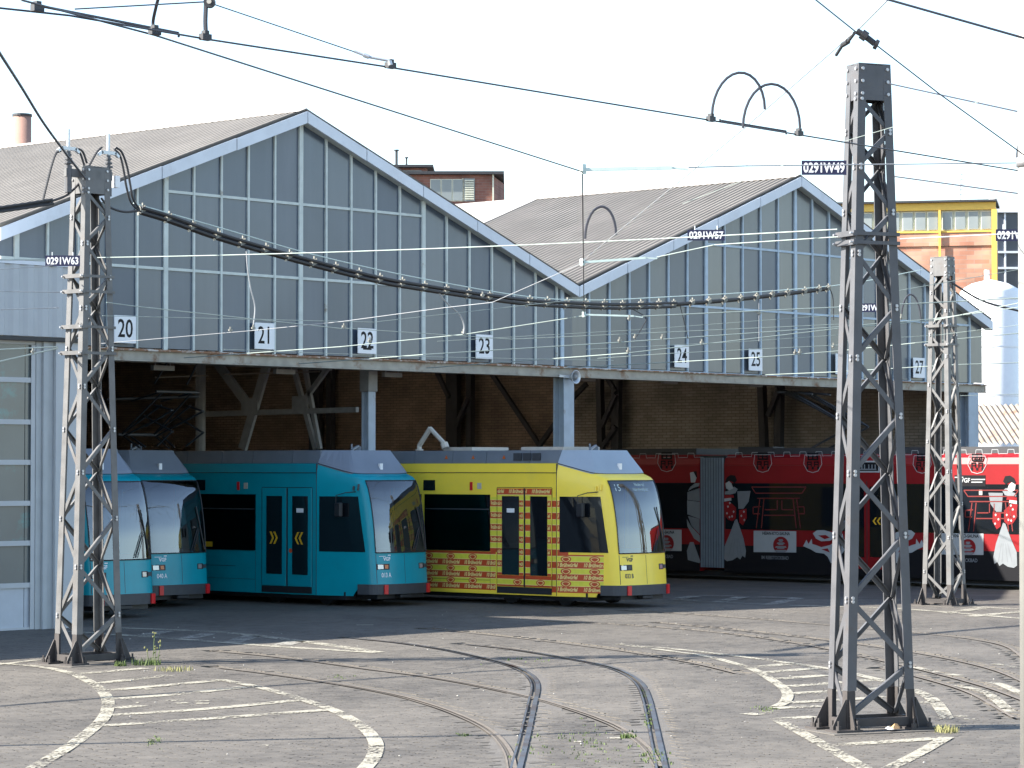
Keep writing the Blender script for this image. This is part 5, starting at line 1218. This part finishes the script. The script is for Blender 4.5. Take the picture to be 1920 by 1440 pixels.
# white insulators and clips along the pale wires
clip_me = MB().tube([(0, 0, -.02), (0, 0, .16)], .03, 8); clip_me.box(-.07, .07, -.03, .03, .02, .08); clip_me = clip_me.mesh('wire_clip'); clip_me.materials.append(M['clamp'])
for x, y, D, lab in ((432,622,44,'small white clip on the wire left of sign 21'), (645,615,47.5,'small white clip above sign 22'), (475,618,43.5,'white clip at the foot of the drop cable over sign 21'), (693,642,51.3,'white clip touching the top right of sign 22'), (869,626,50.5,'white insulator at the foot of the drop cable left of sign 23'), (1162,641,56,'white clip on the wire left of sign 24, upper one'), (1191,635,54,'white insulator under the short drop cable left of sign 24'), (1178,661,56.5,'pair of white clips on the wire left of sign 24, lower one'), (1242,636,56,'white clip on the upper wire above sign 24'), (1316,645,57,'white ringed insulator between signs 24 and 25'), (1491,664,61,'left white clip beside sign 26'), (1500,663,61,'right white clip beside sign 26'), (1563,652,60,'white insulator above sign 26'), (1690,598,58,'white clip under the small hoop left of the far tower'), (905,556,39.3,'white clip on the span wire below the bundle'), (1180,600,47.7,'pale hanging insulator on the lower bracket arm'),(62,662,39.5,'left clip on the wires before the annex door'),(1424,590,54,'pale insulator on the thin drop above sign 25')):
    o = link('wire_clip', clip_me); o.location = at(x, y, D=D); tag(o, lab, 'fitting'); s = D/56*.62; o.scale = (s, s, s)
# enamel signs on the wires
def wsign(text, x0, y0, x1, y1, D, label):
    c = at((x0+x1)/2, (y0+y1)/2, D=D); w = (x1-x0)/FPX*D; h = (y1-y0)/FPX*D
    s = empty('wire_sign', c); s.rotation_euler = (math.pi/2, 0, math.atan2(RT.y, RT.x)); tag(s, label, 'sign', 'dark blue wire signs')
    MB().box(-w/2, w/2, -h/2, h/2, -.006, .006).build('plate', M['navy'], s)
    vs, fs = text_mesh(text, 1.0, bold=.028); ww = max(v[0] for v in vs)-min(v[0] for v in vs); hh = max(v[1] for v in vs)-min(v[1] for v in vs); cy = (max(v[1] for v in vs)+min(v[1] for v in vs))/2
    m = MB().add([(u*w*.92/ww, (v-cy)*h*.72/hh, .0075) for u, v in vs], fs); me = bpy.data.meshes.new('lettering'); me.from_pydata(m.v, [], m.f); link('lettering', me, M['white'], s)
    for q in (-.3, .3): MB().tube([(q*w, h/2, 0), (q*w, h/2+.05, 0)], .006, 5).build('hook', M['galv'], s)
wsign('0291W63', 85, 479, 150, 499, 40.9, 'dark blue sign reading 0291W63 on the left tower')
wsign('0291W49', 1503, 301, 1587, 328, 28, 'dark blue sign reading 0291W49 left of the near tower')
wsign('0291W57', 1289, 431, 1359, 451, 33, 'dark blue sign reading 0291W57 before the second gable')
wsign('0291W45', 1867, 430, 1938, 452, 28, 'dark blue sign at the right edge, its last digit cut off')
wsign('0291W43', 1606, 569, 1660, 585, 48, 'dark blue sign seen through the lacing of the near tower')

# ------------------------------------------------------------------ buildings and other things behind
def frame_at(name, x, ybase_px, D, label, cat, rot=0.0):
    c = at(x, 880, D=D); e = empty(name, (c.x, c.y, 0), math.atan2(RT.y, RT.x)+rot); tag(e, label, cat); return e
def LX(x, D): return (x-960)/FPX*D
def LZ(y, D): return CAM.z+FW.z*D+(720-y)/FPX*D*UP.z
D = 112; e = frame_at('brick_building', 1730, 0, D, 'brick building with yellow frames and a window row behind the right gable', 'building', math.radians(-12)); L0 = LX(1730, D)
bx = lambda x0, x1, ya, yb, y0, y1: MB().box(LX(x0, D)-L0, LX(x1, D)-L0, ya, yb, LZ(y1, D), LZ(y0, D))
bx(1480, 1866, 0, 3, 462, 980).build('wall', M['brick_far'], e); bx(1480, 1866, .05, 3, 384, 461.5).build('upper_wall', M['frame_pale'], e)
bx(1480, 1868, -.14, .049, 380, 394).build('frame_beam', M['yellow_frame'], e); bx(1480, 1866, -.1, .049, 433, 436).build('frame_beam', M['yellow_frame'], e); bx(1480, 1866, -.06, -.001, 436.2, 461).build('brick_band', M['brick_far'], e)
for x0, x1 in ((1860, 1870), (1762, 1766)): bx(x0, x1, -.2, -.101, 394.3, 980).build('frame_post', M['yellow_frame'], e)
for x0 in (1500, 1524, 1548, 1572, 1596, 1618, 1642, 1669, 1694, 1718, 1741, 1768, 1792, 1816, 1840):
    w = 20; p_ = bx(x0, x0+w, -.02, .045, 396, 431).build('window', M['frame_pale'], e); bx(x0+1.5, x0+w-1, -.035, -.021, 397.5, 430).build('pane', M['far_glass'], p_)
bx(1478, 1870, -.35, 3, 376, 379.7).build('roof', M['dark_steel'], e)
D = 120; e = frame_at('industrial_building', 1905, 0, D, 'dark glazed industrial building at the right edge under a grey slab', 'building'); L0 = LX(1905, D)
bx(1868, 1990, 0, 10, 398, 980).build('wall', M['shade_glass'], e); bx(1866, 1990, -.2, 10, 366, 397.5).build('attic', M['fascia'], e)
for y in (440, 470, 500): bx(1872, 1990, -.12, -.001, y, y+4).build('floor_band', M['fascia'], e)
for x in (1885, 1912): bx(x, x+3, -.09, -.002, 398, 780).build('frame_post', M['fascia'], e)
D = 92; e = frame_at('storage_tank', 1858, 0, D, 'tall white storage tank behind the right end of the hall', 'tank'); r = 56/FPX*D
m = MB(); rg = lambda rr, z, n=28: [(rr*math.cos(2*math.pi*k/n), rr*math.sin(2*math.pi*k/n), z) for k in range(n+1)]
zt = LZ(548, D); m.grid([rg(r, 0), rg(r, zt), rg(r*.93, zt+.12), rg(r*.6, zt+.3), rg(r*.1, zt+.42), rg(.001, zt+.43)]).build('shell', M['tank'], e, True)
MB().tube([(-.1, 0, zt+.35), (-.1, 0, zt+.75)], .09, 10).build('vent', M['tank'], e)
for k in range(3): MB().grid([rg(r*1.01, zt-.2-k*1.6), rg(r*1.01, zt-.26-k*1.6)]).build('hoop', M['tank'], e, True)
D = 84; e = frame_at('low_shed', 1900, 0, D, 'low shed with old rust stained corrugated roof right of the hall', 'shed'); L0 = LX(1900, D)
x0, x1 = LX(1832, D)-L0, LX(2010, D)-L0; za, zb = LZ(832, D), LZ(752, D); r0, r1 = [], []; n = 260
for i in range(n+1):
    x = x0+(x1-x0)*i/n; a = .03*math.sin(2*math.pi*x/.18); r0.append((x, 0, za+a)); r1.append((x-2.2*0, 4.5, zb+a))
MB().grid([r0, r1]).build('roof', M['old_roof'], e, True); MB().box(x0+.1, x1, .3, 4.4, 0, za-.1).build('wall', M['brick_far2'], e)
D = 125; e = frame_at('brick_penthouse', 860, 0, D, 'small brick roof house with window strip behind the left gable', 'building'); L0 = LX(860, D)
bx(700, 925, 0, 8, 326, 980).build('wall', M['brick_far2'], e)
m = MB(); xa, xb = LX(925, D)-L0, LX(945, D)-L0; m.hexa([(xa, .0, 0), (xb, 3.0, 0), (xb, 8, 0), (xa, 8, 0)], [(xa, 0, LZ(328, D)), (xb, 3.0, LZ(331, D)), (xb, 8, LZ(331, D)), (xa, 8, LZ(328, D))]); m.build('side_wall', M['brick_far2'], e)
bx(690, 945, -.25, 8, 320, 325.6).build('roof', M['dark_steel'], e)
for x in (806, 827, 848): p_ = bx(x, x+20.5, -.03, .05, 334, 376).build('window', M['frame_pale'], e); bx(x+1.5, x+19, -.05, -.031, 335.5, 374.5).build('pane', M['far_glass'], p_)
lv = bx(870, 890, -.03, .05, 333, 376).build('louvre', M['far_glass'], e)
for k in range(9): bx(871.5, 888.5, -.10, -.031, 336+k*4.3, 338.4+k*4.3).build('slat', M['frame_pale'], lv)
bx(923, 926, -.1, .01, 326, 980).build('downpipe', M['frame_pale'], e); bx(866, 869, -.03, .0, 333, 376).build('frame_post', M['frame_pale'], e)
D = 132; e = frame_at('brick_penthouse', 770, 0, D, 'farther brick roof house with two vent pipes behind the left gable', 'building'); L0 = LX(770, D)
bx(690, 800, 0, 6, 313, 980).build('wall', M['brick_far2'], e); bx(685, 812, -.3, 6.2, 308, 312.6).build('roof', M['dark_steel'], e); bx(750, 790, -.05, .01, 318, 324).build('pane', M['far_glass'], e)
for x, yt, r in ((741, 276, .065), (760, 290, .045)):
    z1 = LZ(yt, D); m = MB().tube([(LX(x, D)-L0, 1, LZ(309, D)-.1), (LX(x, D)-L0, 1, z1)], r, 8); m.tube([(LX(x, D)-L0, 1, z1), (LX(x, D)-L0, 1, z1+.05)], r*2, 8); m.build('vent_pipe', M['dark_steel'], e)
D = 150; e = frame_at('chimney', 38, 0, D, 'round brick chimney stump above the left roof edge', 'chimney')
MB().tube([(0, 0, 0), (0, 0, LZ(216, D))], .62, 20, r2=.50).build('shaft', M['chimney'], e, True); MB().tube([(0, 0, LZ(216, D)+.001), (0, 0, LZ(211.5, D))], .54, 20).build('rim', M['dark_steel'], e)
# far aerials above the yellow framed building
e = frame_at('roof_aerial', 1806, 0, 111, 'thin aerials on the roof of the yellow framed building', 'aerial'); D = 111; m = MB(); zb = LZ(376, D)
m.tube([(0, .5, zb), (.05, .5, zb+1.2)], .02, 5)
for k in range(5): m.tube([(-.15, .5, zb+.3+k*.2), (.2, .5, zb+.33+k*.2)], .012, 4)
m.build('mast', M['wire_grey'], e)
# near pole at the right edge
c = at(1935, 1100, D=24); e = empty('lamp_pole', (c.x, c.y, 0)); tag(e, 'pale grey metal pole cut by the right edge of the picture', 'pole')
MB().tube([(0, 0, -.02), (0, 0, 9.0)], .11, 18, r2=.095).build('shaft', M['pole'], e, True); MB().tube([(0, 0, 5.52), (0, 0, 5.60)], .115, 18).build('band', M['bolt'], e, True)
MB().tube([(0, 0, -.02), (0, 0, .35)], .125, 18).build('foot', M['tower_base'], e, True)

# ------------------------------------------------------------------ weeds and litter
def blades(n, rad, hmin, hmax, w=.006, mixs=1.0):
    m = MB()
    for _ in range(n):
        a = random.uniform(0, 6.28); r = rad*math.sqrt(random.random()); x, y = r*math.cos(a)*mixs, r*math.sin(a); h = random.uniform(hmin, hmax); l = random.uniform(-.4, .4)*h; l2 = random.uniform(-.4, .4)*h; b = random.uniform(0, 3.14)
        dx, dy = w*math.cos(b), w*math.sin(b)
        m.add([(x-dx, y-dy, -.01), (x+dx, y+dy, -.01), (x+l*.4+dx*.7, y+l2*.4+dy*.7, h*.6), (x+l*.4-dx*.7, y+l2*.4-dy*.7, h*.6), (x+l, y+l2, h)], [(0, 1, 2, 3), (3, 2, 4)])
    return m
for x, y, n, rad, h0, h1, lab, mt in ((275,1246,150,.22,.04,.12,'low green weed clump at the foot of the left tower','grass'), (325,1257,110,.28,.02,.07,'dry yellowish weed clump beside the hatched island','straw'), (225,1248,90,.10,.03,.09,'small green weeds under the left tower','grass'), (1775,1372,90,.14,.03,.10,'pale weed clump right of the near tower','straw'), (1178,1382,90,.10,.02,.05,'green weed tuft beside the right hand rail','grass')):
    o = blades(n, rad, h0, h1).build('weed_clump', M[mt]); o.location = at(x, y, Z=0); tag(o, lab, 'weed', 'weeds in the paving')
p = at(286, 1246, Z=0); o = empty('flowering_weed', p); tag(o, 'tall thin flowering weed right of the left tower', 'weed')
m = MB(); fl = MB()
for dx, h, l in ((0, .46, .03), (.07, .34, .05), (-.05, .25, -.04), (.03, .28, .02)):
    q = RT*dx; m.tube([q, q+RT*l*.5+Vector((0, 0, h*.5)), q+RT*l+Vector((0, 0, h))], .005, 5)
    for k in range(4): t_ = q+RT*(l+random.uniform(-.03, .03))+Vector((0, 0, h+random.uniform(-.07, .02))); fl.tube([t_, t_+Vector((0, 0, .02))], .011, 6)
    m.add([q+Vector((0, 0, h*.3)), q+RT*.06+Vector((0, 0, h*.42)), q+RT*.02+Vector((0, 0, h*.4))], [(0, 1, 2)])
m.build('stem', M['grass'], o); fl.build('flower', M['straw'], o)
def greens():
    m = MB()
    spots = [((1095,1400),(110,40),80), ((1075,1380),(60,10),14), ((1230,1420),(30,18),50), ((1215,1350),(6,25),26), ((1210,1300),(4,12),10), ((290,1392),(14,14),26), ((985,1238),(60,6),20), ((640,1270),(40,4),10), ((1440,1330),(30,4),24), ((870,1378),(14,3),12)]
    for (cx, cy), (rx, ry), n in spots:
        for _ in range(n):
            x = cx+random.gauss(0, .5)*rx; y = cy+random.gauss(0, .5)*ry; p = at(x, min(y, 1450), Z=0); b = blades(random.randint(2, 5), .03, .006, .026, .006)
            m.add([(v[0]+p.x, v[1]+p.y, v[2]) for v in b.v], b.f)
    o = m.build('grass', M['grass']); tag(o, 'sparse green grass growing in the joints of the paving', 'grass', kind='stuff')
greens()
# pale grit scattered on the setts
m = MB()
for _ in range(110):
    d = random.uniform(26, 58); l = random.uniform(-.19, .19)*d; p = CAM+Vector((FW.x, FW.y, 0)).normalized()*d+RT*l; s = random.uniform(.006, .018)
    m.add([(p.x-s, p.y-s*.6, .008), (p.x+s, p.y-s*.5, .008), (p.x+s*.8, p.y+s*.7, .008), (p.x-s*.7, p.y+s*.6, .008), (p.x, p.y, .008+s*.6)], [(0, 1, 4), (1, 2, 4), (2, 3, 4), (3, 0, 4)])
tag(m.build('grit', M['cream']), 'pale grit and chips scattered over the paving', 'grit', kind='stuff')
p = at(1678, 1366, Z=.03); o = empty('litter', p); tag(o, 'crumpled orange and white wrapper at the foot of the near tower', 'litter')
m = MB(); m.add([(-.09, -.03, 0), (.02, -.05, .0), (.10, 0, .01), (.03, .05, 0), (-.06, .04, 0), (0, 0, .06), (.05, 0, .05)], [(0, 1, 5), (1, 2, 6), (2, 3, 6), (3, 4, 5), (4, 0, 5), (1, 6, 5), (3, 5, 6)]); m.build('wrapper', M['litter'], o)
MB().add([(-.16, -.03, 0), (-.07, -.04, 0), (-.09, .03, .03), (-.15, .03, .01)], [(0, 1, 2, 3)]).build('paper', M['white'], o)
